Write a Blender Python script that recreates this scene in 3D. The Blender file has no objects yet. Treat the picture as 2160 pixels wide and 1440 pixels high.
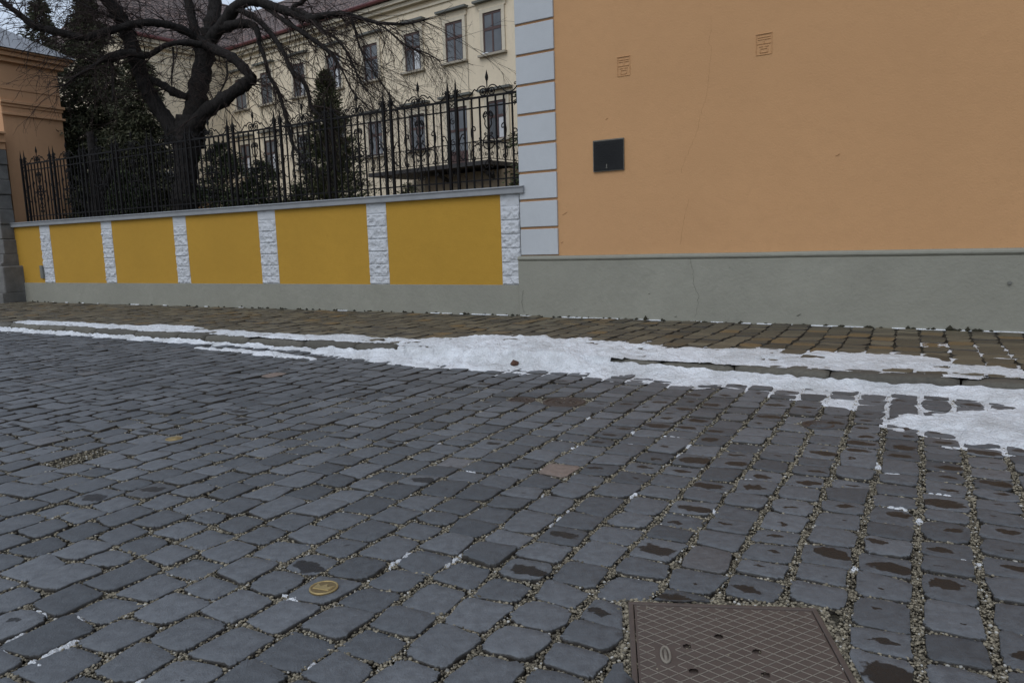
import bpy, math, random
import numpy as np
from mathutils import Vector, Matrix
random.seed(7); RNG = np.random.default_rng(11)
SC = bpy.context.scene
COL = SC.collection
R = math.radians

# ------------------------------------------------------------------ camera model (eye 1.25 m, 25.8 mm lens, pitched 7.9 deg, rolled 1.8 deg)
H, F, PAV = 1.25, 1550.0, 0.10
roll = R(1.8); pit = math.atan(215 / 1550 * math.cos(roll))
FW = np.array([0, math.cos(pit), -math.sin(pit)]); U0 = np.array([0, math.sin(pit), math.cos(pit)]); R0 = np.array([1.0, 0, 0])
RI = math.cos(roll) * R0 - math.sin(roll) * U0
UI = math.sin(roll) * R0 + math.cos(roll) * U0
EYE = np.array([0, 0, H])
def ray(x, y): return FW + (x - 1080) / F * RI - (y - 720) / F * UI
def G(x, y, z=0.0):
    d = ray(x, y); return EYE + d * (z - H) / d[2]
def D(x, y, dep): return EYE + ray(x, y) * dep
def proj(P):
    d = np.asarray(P) - EYE; z = d @ FW
    return 1080 + F * (d @ RI) / z, 720 - F * (d @ UI) / z
class Frame:                       # x to the right along a front, y into it, z up
    def __init__(s, o, deg):
        s.o = np.array([o[0], o[1], 0.0]); s.deg = deg; a = R(deg)
        s.X = np.array([math.cos(a), math.sin(a), 0]); s.Y = np.array([-math.sin(a), math.cos(a), 0])
    def px(s, x, y, yy=0.0):       # local x, z where the sight line meets the plane y = yy
        d = ray(x, y); t = (s.o @ s.Y + yy - EYE @ s.Y) / (d @ s.Y); q = EYE + d * t
        return float((q - s.o) @ s.X), float(q[2])
    def pxX(s, x, y, xx):          # local y, z where the sight line meets the plane x = xx
        d = ray(x, y); t = (s.o @ s.X + xx - EYE @ s.X) / (d @ s.X); q = EYE + d * t
        return float((q - s.o) @ s.Y), float(q[2])
    def loc(s, P):
        q = np.asarray(P) - s.o; return float(q @ s.X), float(q @ s.Y), float(q[2])
    def w(s, x, y, z=0.0): return s.o + s.X * x + s.Y * y + np.array([0, 0, z])
P0 = G(1103, 665, PAV)
YF = Frame(P0, -30.5)              # garden wall
OF = Frame(P0, -32.5)              # orange house
BF = Frame(D(1040, 505, 28), -37.2)  # far building
RF = Frame((0, 0), -28.7)          # road courses

# ------------------------------------------------------------------ object helpers
def tag(o, label=None, cat=None, group=None, kind=None):
    if label: o['label'] = label
    if cat: o['category'] = cat
    if group: o['group'] = group
    if kind: o['kind'] = kind
    return o
def thing(name, label, cat, fr=None, loc=(0, 0, 0), deg=0.0, group=None):
    o = bpy.data.objects.new(name, None); COL.objects.link(o)
    o.empty_display_size = 0.2
    if fr is not None: o.location = fr.o; o.rotation_euler = (0, 0, R(fr.deg))
    else: o.location = loc; o.rotation_euler = (0, 0, R(deg))
    return tag(o, label, cat, group)
class MB:
    def __init__(s): s.v = []; s.f = []; s.m = []
    def add(s, vs, fs, mi=0):
        b = len(s.v); s.v.extend([tuple(map(float, p)) for p in vs]); s.f.extend([tuple(i + b for i in f) for f in fs]); s.m.extend([mi] * len(fs)); return s
    def box(s, x0, x1, y0, y1, z0, z1, mi=0):
        return s.add([(x0, y0, z0), (x1, y0, z0), (x1, y1, z0), (x0, y1, z0), (x0, y0, z1), (x1, y0, z1), (x1, y1, z1), (x0, y1, z1)],
                     [(0, 3, 2, 1), (4, 5, 6, 7), (0, 1, 5, 4), (1, 2, 6, 5), (2, 3, 7, 6), (3, 0, 4, 7)], mi)
    def prism(s, prof, x0, x1, mi=0, axis='x'):   # closed (y,z) profile swept along x (or (x,z) along y)
        n = len(prof)
        mk = (lambda t, p: (t, p[0], p[1])) if axis == 'x' else (lambda t, p: (p[0], t, p[1]))
        vs = [mk(x0, p) for p in prof] + [mk(x1, p) for p in prof]
        fs = [(i, (i + 1) % n, n + (i + 1) % n, n + i) for i in range(n)] + [tuple(range(n))[::-1], tuple(range(n, 2 * n))]
        return s.add(vs, fs, mi)
    def tube(s, pts, rad, n=8, cap=True, mi=0, jit=0.0):
        pts = [np.asarray(p, float) for p in pts]; k = len(pts)
        rad = [rad] * k if np.isscalar(rad) else rad
        b = len(s.v); t0 = pts[1] - pts[0]; ref = np.array([0, 0, 1.0]) if abs(t0[2]) < 0.9 * np.linalg.norm(t0) else np.array([1.0, 0, 0])
        nrm = np.cross(t0, ref); nrm /= np.linalg.norm(nrm) + 1e-12
        for i in range(k):
            t = pts[min(i + 1, k - 1)] - pts[max(i - 1, 0)]; t = t / (np.linalg.norm(t) + 1e-12)
            nrm = nrm - t * (nrm @ t); nrm /= np.linalg.norm(nrm) + 1e-12; bn = np.cross(t, nrm)
            for j in range(n):
                a = 2 * math.pi * j / n
                s.v.append(tuple(pts[i] + (math.cos(a) * nrm + math.sin(a) * bn) * rad[i] * (1 + (random.gauss(0, jit) if jit else 0))))
        fs = [(b + i * n + j, b + i * n + (j + 1) % n, b + (i + 1) * n + (j + 1) % n, b + (i + 1) * n + j) for i in range(k - 1) for j in range(n)]
        if cap: fs += [tuple(b + j for j in range(n))[::-1], tuple(b + (k - 1) * n + j for j in range(n))]
        s.f.extend(fs); s.m.extend([mi] * len(fs)); return s
    def disc(s, c, r, z0, z1, n=24, mi=0, r1=None):
        r1 = r if r1 is None else r1
        vs = [(c[0] + r * math.cos(2 * math.pi * i / n), c[1] + r * math.sin(2 * math.pi * i / n), z0) for i in range(n)] + \
             [(c[0] + r1 * math.cos(2 * math.pi * i / n), c[1] + r1 * math.sin(2 * math.pi * i / n), z1) for i in range(n)]
        return s.add(vs, [(i, (i + 1) % n, n + (i + 1) % n, n + i) for i in range(n)] + [tuple(range(n))[::-1], tuple(range(n, 2 * n))], mi)
    def build(s, name, mats, parent=None, smooth=False, bevel=0, fr=None):
        me = bpy.data.meshes.new(name); me.from_pydata(s.v, [], s.f)
        mats = mats if isinstance(mats, (list, tuple)) else [mats]
        for m in mats: me.materials.append(m)
        if len(mats) > 1: me.polygons.foreach_set('material_index', s.m)
        if smooth: me.polygons.foreach_set('use_smooth', [True] * len(me.polygons))
        me.update()
        return link(name, me, parent, bevel, fr)
def link(name, me, parent=None, bevel=0, fr=None):
    o = bpy.data.objects.new(name, me); COL.objects.link(o)
    if parent is not None: o.parent = parent
    if fr is not None: o.location = fr.o; o.rotation_euler = (0, 0, R(fr.deg))
    if bevel:
        b = o.modifiers.new('Bevel', 'BEVEL'); b.width = bevel; b.segments = 2; b.limit_method = 'ANGLE'; b.angle_limit = R(40)
    return o
def npmesh(name, V, quads=None, tris=None, mat=None, smooth=True, attrs=None, parent=None, fr=None):
    me = bpy.data.meshes.new(name); V = np.asarray(V, np.float32)
    q = np.zeros((0, 4), np.int32) if quads is None else np.asarray(quads, np.int32); t = np.zeros((0, 3), np.int32) if tris is None else np.asarray(tris, np.int32)
    me.vertices.add(len(V)); me.vertices.foreach_set('co', V.ravel())
    loops = np.concatenate([q.ravel(), t.ravel()]); me.loops.add(len(loops)); me.loops.foreach_set('vertex_index', loops)
    starts = np.concatenate([np.arange(len(q)) * 4, len(q) * 4 + np.arange(len(t)) * 3]).astype(np.int32)
    me.polygons.add(len(starts)); me.polygons.foreach_set('loop_start', starts)
    me.polygons.foreach_set('use_smooth', np.full(len(starts), smooth))
    me.update(calc_edges=True); me.validate()
    for nm, (ty, arr) in (attrs or {}).items():
        a = me.attributes.new(nm, ty, 'POINT')
        a.data.foreach_set({'FLOAT': 'value', 'FLOAT_VECTOR': 'vector', 'FLOAT_COLOR': 'color'}[ty], np.asarray(arr, np.float32).ravel())
    if mat: me.materials.append(mat)
    return link(name, me, parent, 0, fr)
def copy_obj(o, parent=None):
    c = o.copy(); COL.objects.link(c); c.parent = parent; return c

# ------------------------------------------------------------------ value noise on numpy arrays
_T = RNG.random((256, 256)).astype(np.float32)
def vnoise(x, y):
    xi = np.floor(x).astype(int); yi = np.floor(y).astype(int); fx = x - xi; fy = y - yi
    fx = fx * fx * (3 - 2 * fx); fy = fy * fy * (3 - 2 * fy)
    a = _T[xi & 255, yi & 255]; b = _T[(xi + 1) & 255, yi & 255]; c = _T[xi & 255, (yi + 1) & 255]; d = _T[(xi + 1) & 255, (yi + 1) & 255]
    return (a * (1 - fx) + b * fx) * (1 - fy) + (c * (1 - fx) + d * fx) * fy
def fbm(x, y, o=4):
    s = 0; a = 0.5
    for k in range(o): s = s + a * vnoise(x * 2 ** k + 17 * k, y * 2 ** k + 31 * k); a *= 0.5
    return s

# ------------------------------------------------------------------ materials
class NT:
    def __init__(s, name):
        s.m = bpy.data.materials.new(name); s.m.use_nodes = True; s.t = s.m.node_tree; s.n = s.t.nodes
        s.b = s.n['Principled BSDF']; s.out = s.n['Material Output']
    def N(s, ty, ins=None, **kw):
        n = s.n.new(ty)
        for k, v in kw.items(): setattr(n, k, v)
        for k, v in (ins or {}).items(): s.set(n.inputs[k], v)
        return n
    def set(s, sock, v):
        if isinstance(v, bpy.types.NodeSocket): s.t.links.new(v, sock)
        elif isinstance(v, bpy.types.Node): s.t.links.new(v.outputs[0], sock)
        else: sock.default_value = v
    def noise(s, scale, detail=4, rough=0.55, vec=None, dist=0.0):
        n = s.N('ShaderNodeTexNoise', {'Scale': scale, 'Detail': detail, 'Roughness': rough, 'Distortion': dist})
        if vec is not None: s.set(n.inputs['Vector'], vec)
        return n.outputs[0]
    def ramp(s, fac, stops):
        r = s.N('ShaderNodeValToRGB', {'Fac': fac}); e = r.color_ramp.elements
        while len(e) < len(stops): e.new(0.5)
        for i, (p, c) in enumerate(stops):
            e[i].position = p; e[i].color = (c, c, c, 1) if np.isscalar(c) else (*c, 1)
        return r.outputs[0]
    def mix(s, fac, a, b, mode='MIX'):
        n = s.N('ShaderNodeMix', data_type='RGBA', blend_type=mode)
        col = lambda c: (*c, 1) if isinstance(c, tuple) and len(c) == 3 else c
        s.set(n.inputs[0], fac); s.set(n.inputs[6], col(a)); s.set(n.inputs[7], col(b)); return n.outputs[2]
    def math(s, op, a, b=0.0, c=0.0):
        n = s.N('ShaderNodeMath', operation=op); s.set(n.inputs[0], a); s.set(n.inputs[1], b); s.set(n.inputs[2], c); return n.outputs[0]
    def obj(s): return s.N('ShaderNodeTexCoord').outputs['Object']
    def geo(s): return s.N('ShaderNodeNewGeometry').outputs['Position']
    def attr(s, nm, out='Fac'): return s.N('ShaderNodeAttribute', attribute_name=nm).outputs[out]
    def bump(s, h, strength=0.3, dist=0.01): s.set(s.b.inputs['Normal'], s.N('ShaderNodeBump', {'Height': h, 'Strength': strength, 'Distance': dist}).outputs[0])
    def fin(s, color=None, rough=0.7, spec=None, metal=0.0):
        if color is not None: s.set(s.b.inputs['Base Color'], (*color, 1) if isinstance(color, tuple) and len(color) == 3 else color)
        s.set(s.b.inputs['Roughness'], rough); s.b.inputs['Metallic'].default_value = metal
        if spec is not None: s.b.inputs['Specular IOR Level'].default_value = spec
        return s.m
def dk(c, k): return tuple(x * k for x in c)
def plaster(name, c, var=0.12, bscale=60, bstr=0.25, big=0.8, rough=0.85, stain=None):
    t = NT(name); p = t.obj()
    n1 = t.noise(big, 5, 0.6, p); n2 = t.noise(9, 4, 0.6, p)
    col = t.mix(t.ramp(n1, [(0.35, 0.0), (0.7, 1.0)]), dk(c, 1 - var), dk(c, 1 + var * 0.6))
    col = t.mix(t.math('MULTIPLY', t.ramp(n2, [(0.45, 0.0), (0.75, 1.0)]), 0.35), col, dk(c, 1 - var * 1.6))
    n5 = t.noise(2.6, 6, 0.7, p, 1.5); col = t.mix(t.math('MULTIPLY', t.ramp(n5, [(0.52, 0.0), (0.66, 1.0)]), 0.5), col, dk(c, 1 - var * 1.4)); n6 = t.noise(30, 3, 0.5, p); col = t.mix(t.math('MULTIPLY', t.ramp(n6, [(0.70, 0.0), (0.76, 1.0)]), 0.4), col, dk(c, 0.62))
    if stain:   # vertical run marks
        mp = t.N('ShaderNodeMapping', {'Vector': p, 'Scale': (7, 7, 0.5)}); n3 = t.noise(1.0, 4, 0.65, mp.outputs[0])
        col = t.mix(t.math('MULTIPLY', t.ramp(n3, [(0.55, 0.0), (0.8, 1.0)]), stain), col, dk(c, 0.45))
    t.bump(t.math('ADD', t.noise(bscale, 5, 0.6, p), t.math('MULTIPLY', t.noise(6, 3, 0.5, p), 1.5)), bstr, 0.012)
    return t.fin(col, rough, 0.25)
def simple(name, c, rough=0.6, metal=0.0, nscale=20, var=0.25, bstr=0.2, spec=None):
    t = NT(name); p = t.obj(); n = t.noise(nscale, 4, 0.6, p)
    t.bump(n, bstr, 0.005)
    return t.fin(t.mix(n, dk(c, 1 - var), dk(c, 1 + var)), rough, spec, metal)
M = {}
M['orange'] = plaster('orange_plaster', (0.515, 0.292, 0.14), 0.05, 45, 0.3, 0.5)
M['yellow'] = plaster('yellow_plaster', (0.435, 0.248, 0.035), 0.06, 60, 0.35, 0.7)
M['grey'] = plaster('grey_plinth_plaster', (0.27, 0.265, 0.220), 0.09, 25, 0.5, 0.8, stain=0.07)
M['white'] = plaster('white_quoin_plaster', (0.47, 0.49, 0.505), 0.05, 60, 0.2, 1.2)
M['rockwhite'] = plaster('white_rock_faced_plaster', (0.53, 0.545, 0.565), 0.05, 50, 0.5, 3.0)
M['groove'] = plaster('orange_joint_plaster', (0.43, 0.24, 0.12), 0.1, 60, 0.2, 1.0)
M['crack'] = plaster('crack_dark_plaster', (0.33, 0.175, 0.08), 0.1, 60, 0.2, 1.0)
M['crackgrey'] = plaster('crack_grey_plaster', (0.14, 0.14, 0.11), 0.1, 60, 0.2, 1.0)
M['cream'] = plaster('cream_plaster', (0.74, 0.635, 0.47), 0.10, 12, 0.3, 0.35, stain=0.25)
M['creamtrim'] = plaster('cream_trim', (0.62, 0.555, 0.43), 0.12, 20, 0.3, 1.0, stain=0.35)
M['coping'] = simple('coping_zinc_sheet', (0.27, 0.28, 0.29), 0.6, 0.0, 5, 0.25, 0.15)
M['iron'] = simple('black_wrought_iron', (0.009, 0.008, 0.008), 0.6, 0.0, 60, 0.4, 0.3, 0.12)
M['gutter'] = simple('red_brown_gutter', (0.115, 0.03, 0.028), 0.5)
M['woodframe'] = simple('red_brown_window_wood', (0.075, 0.04, 0.034), 0.6)
M['hood'] = simple('grey_green_ledge_sheet', (0.12, 0.125, 0.11), 0.65)
M['ledge'] = simple('weathered_sill_stone', (0.36, 0.32, 0.25), 0.8)
M['curtain'] = simple('white_curtain', (0.55, 0.56, 0.57), 0.9, 0, 8, 0.15)
M['dark'] = simple('dark_room', (0.02, 0.02, 0.022), 0.9)
M['slate'] = simple('grey_roof_sheet', (0.20, 0.21, 0.225), 0.5, 0, 3, 0.3, 0.3)
M['orange2'] = plaster('gatehouse_plaster', (0.52, 0.30, 0.165), 0.08, 40, 0.25, 0.6, stain=0.15)
M['stone'] = plaster('grey_pier_stone', (0.165, 0.16, 0.15), 0.28, 22, 0.5, 2.5)
M['plate'] = simple('black_bronze_plate', (0.012, 0.0125, 0.013), 0.6, 0.0, 40, 0.4, 0.3, 0.2)
M['verd'] = simple('verdigris_edge', (0.115, 0.11, 0.09), 0.7, 0, 25, 0.6, 0.3)
M['brass'] = simple('worn_brass', (0.36, 0.27, 0.12), 0.45, 0.6, 60, 0.3, 0.3)
M['brassdark'] = simple('tarnished_brass', (0.17, 0.12, 0.05), 0.55, 0.4, 60, 0.4, 0.3)
M['rust'] = simple('brown_cast_iron', (0.088, 0.067, 0.056), 0.55, 0.15, 14, 0.3, 0.35)
M['rust2'] = simple('rusty_cast_iron', (0.055, 0.038, 0.028), 0.6, 0.1, 30, 0.5, 0.5)
M['tread'] = simple('worn_tread_lines', (0.20, 0.175, 0.14), 0.6, 0.0, 30, 0.35, 0.3)
M['boxgrey'] = simple('grey_metal_box', (0.15, 0.15, 0.13), 0.6)
M['brick'] = simple('red_brick_piece', (0.085, 0.04, 0.025), 0.9)
M['balcony'] = simple('dark_balcony_steel', (0.03, 0.027, 0.026), 0.7)
M['terrace'] = plaster('brown_terrace_plaster', (0.25, 0.195, 0.13), 0.15, 20, 0.3, 0.8)
M['lawn'] = simple('garden_soil', (0.07, 0.06, 0.04), 0.95, 0, 3, 0.5, 0.5)
M['moss'] = simple('dark_moss', (0.028, 0.026, 0.014), 0.95, 0, 30, 0.5)
def m_glass():
    t = NT('window_glass'); p = t.obj(); n = t.noise(1.3, 2, 0.5, p)
    t.bump(t.noise(2.5, 1, 0.5, p), 0.05, 0.02)
    return t.fin(t.mix(n, (0.045, 0.05, 0.055), (0.19, 0.20, 0.21)), 0.1, 0.35)
M['glass'] = m_glass()
def m_cobble(name, c1, c2, c3, wetness=True, rough=0.52):
    t = NT(name); p = t.geo(); c = t.attr('tone', 'Color'); loc = t.attr('loc', 'Vector')
    sep = t.N('ShaderNodeSeparateColor', {'Color': c})
    col = t.mix(t.ramp(sep.outputs[0], [(0.1, 0.0), (0.9, 1.0)]), c1, c2)
    col = t.mix(t.ramp(sep.outputs[1], [(0.86, 0.0), (0.97, 1.0)]), col, c3)
    n1 = t.noise(26, 5, 0.65, p); n2 = t.noise(160, 4, 0.65, p); n3 = t.noise(7, 3, 0.5, p)
    col = t.mix(t.ramp(n1, [(0.3, 0.0), (0.75, 1.0)]), t.mix(1.0, col, (0.70, 0.70, 0.71), 'MULTIPLY'), t.mix(1.0, col, (1.22, 1.22, 1.22), 'MULTIPLY'))
    col = t.mix(t.math('MULTIPLY', t.ramp(n2, [(0.62, 0.0), (0.78, 1.0)]), 0.5), col, t.mix(1.0, col, (1.75, 1.72, 1.65), 'MULTIPLY'))
    col = t.mix(t.math('MULTIPLY', t.ramp(n2, [(0.25, 1.0), (0.38, 0.0)]), 0.6), col, t.mix(1.0, col, (0.5, 0.5, 0.5), 'MULTIPLY'))
    # streaks of the split face
    mp = t.N('ShaderNodeMapping', {'Vector': p, 'Rotation': (0, 0, R(-20)), 'Scale': (9, 120, 9)})
    col = t.mix(t.math('MULTIPLY', t.ramp(t.noise(1.0, 3, 0.6, mp.outputs[0]), [(0.58, 0.0), (0.72, 1.0)]), 0.4), col, t.mix(1.0, col, (1.55, 1.53, 1.48), 'MULTIPLY'))
    n4 = t.noise(60, 3, 0.6, p, 1.2); col = t.mix(t.math('MULTIPLY', t.ramp(n4, [(0.55, 0.0), (0.72, 1.0)]), 0.45), col, t.mix(1.0, col, (0.62, 0.61, 0.6), 'MULTIPLY'))
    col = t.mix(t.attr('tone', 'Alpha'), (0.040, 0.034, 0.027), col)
    r = t.math('ADD', t.math('MULTIPLY', n1, 0.25), rough - 0.12)
    if wetness:   # damp stains with a shape of their own, one per stone where the stone carries one
        wet = t.attr('wet'); wp = t.N('ShaderNodeVectorMath', {0: loc}, operation='ADD')
        dn = t.N('ShaderNodeTexNoise', {'Vector': p, 'Scale': 22.0, 'Detail': 3.0}); off = t.N('ShaderNodeVectorMath', {0: dn.outputs['Color'], 1: (0.5, 0.5, 0.5)}, operation='SUBTRACT')
        off2 = t.N('ShaderNodeVectorMath', {0: off.outputs[0], 1: (1.15, 1.4, 0)}, operation='MULTIPLY'); t.set(wp.inputs[1], off2.outputs[0])
        ln = t.N('ShaderNodeVectorMath', {0: wp.outputs[0]}, operation='LENGTH').outputs['Value']
        mask = t.ramp(t.math('DIVIDE', ln, t.math('MAXIMUM', wet, 0.001)), [(0.88, 1.0), (1.0, 0.0)])
        mask = t.math('MULTIPLY', mask, t.math('GREATER_THAN', wet, 0.02))
        col = t.mix(t.math('MULTIPLY', mask, 0.97), col, t.mix(sep.outputs[2], (0.009, 0.0065, 0.0045), (0.010, 0.011, 0.013)))
        r = t.math('SUBTRACT', r, t.math('MULTIPLY', mask, 0.08))
    t.bump(t.math('ADD', t.math('MULTIPLY', n1, 1.0), t.math('MULTIPLY', n2, 0.6)), 0.8, 0.007)
    t.set(t.b.inputs['Base Color'], col); t.set(t.b.inputs['Roughness'], r); t.b.inputs['Specular IOR Level'].default_value = 0.45
    return t.m
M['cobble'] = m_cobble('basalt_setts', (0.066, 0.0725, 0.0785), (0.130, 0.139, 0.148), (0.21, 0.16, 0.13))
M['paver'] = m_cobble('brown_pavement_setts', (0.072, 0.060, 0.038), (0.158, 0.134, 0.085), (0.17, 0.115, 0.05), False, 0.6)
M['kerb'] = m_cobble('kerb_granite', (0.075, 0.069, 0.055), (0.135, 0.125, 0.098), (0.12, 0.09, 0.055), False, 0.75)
def m_bed():
    t = NT('gravel_bed'); p = t.geo(); v = t.N('ShaderNodeTexVoronoi', {'Vector': p, 'Scale': 130.0}); n = t.noise(8, 4, 0.6, p)
    sep = t.N('ShaderNodeSeparateColor', {'Color': v.outputs['Color']})
    col = t.mix(sep.outputs[0], (0.035, 0.032, 0.026), (0.17, 0.155, 0.115)); col = t.mix(t.ramp(n, [(0.4, 0.0), (0.7, 1.0)]), t.mix(1.0, col, (0.45, 0.42, 0.38), 'MULTIPLY'), col)
    t.bump(v.outputs['Distance'], 0.9, 0.01); return t.fin(col, 0.9, 0.2)
M['bed'] = m_bed()
def m_pebble():
    t = NT('pebble_grit'); c = t.attr('tone', 'Color'); sep = t.N('ShaderNodeSeparateColor', {'Color': c})
    col = t.mix(sep.outputs[0], (0.05, 0.043, 0.031), (0.325, 0.285, 0.205)); col = t.mix(t.ramp(sep.outputs[1], [(0.93, 0.0), (0.98, 1.0)]), col, (0.45, 0.44, 0.40))
    return t.fin(col, 0.8, 0.3)
M['pebble'] = m_pebble()
def m_snow():
    t = NT('old_snow'); p = t.geo(); n = t.noise(2.2, 5, 0.65, p); n2 = t.noise(45, 5, 0.6, p); n3 = t.noise(70, 4, 0.6, p); n4 = t.noise(9, 5, 0.7, p, 0.8)
    col = t.mix(t.ramp(n, [(0.38, 0.0), (0.70, 1.0)]), (0.86, 0.885, 0.91), (0.60, 0.61, 0.61))
    col = t.mix(t.math('MULTIPLY', t.ramp(n4, [(0.54, 0.0), (0.74, 1.0)]), 0.4), col, (0.45, 0.45, 0.44))
    col = t.mix(t.math('MULTIPLY', t.ramp(n3, [(0.63, 0.0), (0.72, 1.0)]), 0.6), col, (0.2, 0.185, 0.16))
    t.bump(t.math('ADD', n2, t.math('MULTIPLY', n4, 2.2)), 0.9, 0.03); return t.fin(col, 0.7, 0.3)
M['snow'] = m_snow()
def m_tiles():
    t = NT('red_roof_tiles'); p = t.obj(); s = t.N('ShaderNodeSeparateXYZ', {'Vector': p})
    v = t.N('ShaderNodeCombineXYZ', {'X': t.math('ADD', s.outputs[0], s.outputs[1]), 'Y': s.outputs[2], 'Z': 0.0})
    b = t.N('ShaderNodeTexBrick', {'Vector': v.outputs[0], 'Color1': (0.20, 0.135, 0.112, 1), 'Color2': (0.11, 0.078, 0.07, 1), 'Mortar': (0.03, 0.02, 0.018, 1), 'Scale': 1.0, 'Mortar Size': 0.03, 'Brick Width': 0.3, 'Row Height': 0.24, 'Bias': 0.0})
    n = t.noise(0.7, 4, 0.6, p); col = t.mix(t.ramp(n, [(0.35, 0.0), (0.7, 1.0)]), b.outputs[0], t.mix(0.5, b.outputs[0], (0.15, 0.13, 0.12)))
    saw = t.math('FRACT', t.math('DIVIDE', s.outputs[2], 0.24)); t.bump(t.math('MULTIPLY', saw, -1.0), 1.0, 0.06); return t.fin(col, 0.8, 0.2)
M['tiles'] = m_tiles()
def m_bark(name, c):
    t = NT(name); p = t.obj(); mp = t.N('ShaderNodeMapping', {'Vector': p, 'Scale': (1, 1, 0.35)}); n = t.noise(22, 6, 0.7, mp.outputs[0], 0.6)
    t.bump(n, 0.9, 0.03); return t.fin(t.mix(t.ramp(n, [(0.35, 0.0), (0.65, 1.0)]), dk(c, 0.45), dk(c, 1.5)), 0.9, 0.15)
M['bark'] = m_bark('dark_tree_bark', (0.022, 0.0195, 0.018)); M['twig'] = m_bark('thin_twig_bark', (0.045, 0.033, 0.029))
def m_needles(name, a, b):
    t = NT(name); c = t.attr('tone', 'Color'); sep = t.N('ShaderNodeSeparateColor', {'Color': c})
    return t.fin(t.mix(sep.outputs[0], a, b), 0.7, 0.25)
M['conifer'] = m_needles('dark_conifer_needles', (0.027, 0.033, 0.018), (0.12, 0.12, 0.068))
M['thuja'] = m_needles('thuja_scale_leaves', (0.036, 0.05, 0.024), (0.16, 0.17, 0.082))
M['yew'] = m_needles('yew_needles', (0.018, 0.029, 0.014), (0.095, 0.115, 0.054))

# ------------------------------------------------------------------ camera, world, sun
cam = bpy.data.cameras.new('camera'); cam.sensor_width = 36; cam.sensor_fit = 'HORIZONTAL'; cam.lens = F / 2160 * 36; cam.clip_start = 0.05; cam.clip_end = 2000
co = bpy.data.objects.new('camera', cam); COL.objects.link(co); SC.camera = co
mw = Matrix.Identity(4)
for i in range(3): mw[i][0] = RI[i]; mw[i][1] = UI[i]; mw[i][2] = -FW[i]; mw[i][3] = EYE[i]
co.matrix_world = mw
wd = bpy.data.worlds.new('World'); SC.world = wd; wd.use_nodes = True; wt = wd.node_tree
sky = wt.nodes.new('ShaderNodeTexSky'); sky.sky_type = 'NISHITA'; sky.sun_disc = False
SUN_EL, SUN_AZ = R(48), R(215)     # azimuth clockwise from +Y
sky.sun_elevation = SUN_EL; sky.sun_rotation = SUN_AZ; sky.air_density = 1.0; sky.dust_density = 1.2; sky.ozone_density = 1.0
hs = wt.nodes.new('ShaderNodeHueSaturation'); hs.inputs['Saturation'].default_value = 0.88
cl = wt.nodes.new('ShaderNodeMix'); cl.data_type = 'RGBA'; cl.inputs[0].default_value = 0.6; cl.inputs[7].default_value = (4.5, 4.95, 5.65, 1)   # pale cloud cover over the sky
wt.links.new(sky.outputs[0], hs.inputs['Color']); wt.links.new(hs.outputs[0], cl.inputs[6]); wt.links.new(cl.outputs[2], wt.nodes['Background'].inputs[0]); wt.nodes['Background'].inputs[1].default_value = 0.12
sl = bpy.data.lights.new('sun', 'SUN'); sl.energy = 0.6; sl.angle = R(35); sl.color = (0.98, 0.99, 1.0)
so = bpy.data.objects.new('sun', sl); COL.objects.link(so)
sd = Vector((math.sin(SUN_AZ) * math.cos(SUN_EL), math.cos(SUN_AZ) * math.cos(SUN_EL), math.sin(SUN_EL)))
so.rotation_euler = (-sd).to_track_quat('-Z', 'Y').to_euler()
SC.view_settings.view_transform = 'Standard'; SC.view_settings.look = 'None'; SC.view_settings.gamma = 1.0; SC.view_settings.exposure = 0.42

# ------------------------------------------------------------------ paving
HATCH_C = np.array(G(1325, 1268)[:2]); HA = math.atan2(2.305 - 2.39, 0.993 - 0.373); HW, HD = 0.62, 0.62
hx = np.array([math.cos(HA), math.sin(HA)]); hy = np.array([-math.sin(HA), math.cos(HA)])   # hatch: x right, y away; corner HATCH_C is back-left
VALVES = [(G(1101, 843)[:2], 0.105), (G(1190, 847)[:2], 0.165), (G(1726, 895)[:2], 0.098)]
MARK = [G(687, 1243)[:2], G(362, 926)[:2]]
def push_out(P):           # keep paving stones clear of the hatch and the valve covers
    P = P.copy(); q = P - HATCH_C; a = q @ hx; b = -(q @ hy); g = 0.022
    ins = (a > -g) & (a < HW + g) & (b > -g) & (b < HD + g)
    if ins.any():
        da = np.stack([a + g, HW + g - a, b + g, HD + g - b], 1); k = da.argmin(1)
        for i in np.where(ins)[0]:
            if k[i] == 0: P[i] -= hx * da[i, 0]
            elif k[i] == 1: P[i] += hx * da[i, 1]
            elif k[i] == 2: P[i] += hy * da[i, 2]
            else: P[i] -= hy * da[i, 3]
    for c, r in VALVES:
        d = P - c; l = np.linalg.norm(d, axis=1); m = l < r + 0.015
        P[m] = c + d[m] / l[m][:, None] * (r + 0.015)
    return P
def in_obst(c):
    q = c - HATCH_C; a = q @ hx; b = -(q @ hy)
    if 0.01 < a < HW - 0.01 and 0.01 < b < HD - 0.01: return True
    return any(np.linalg.norm(c - v) < r * 0.9 for v, r in VALVES)
KERB_Y = -3.34
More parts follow.
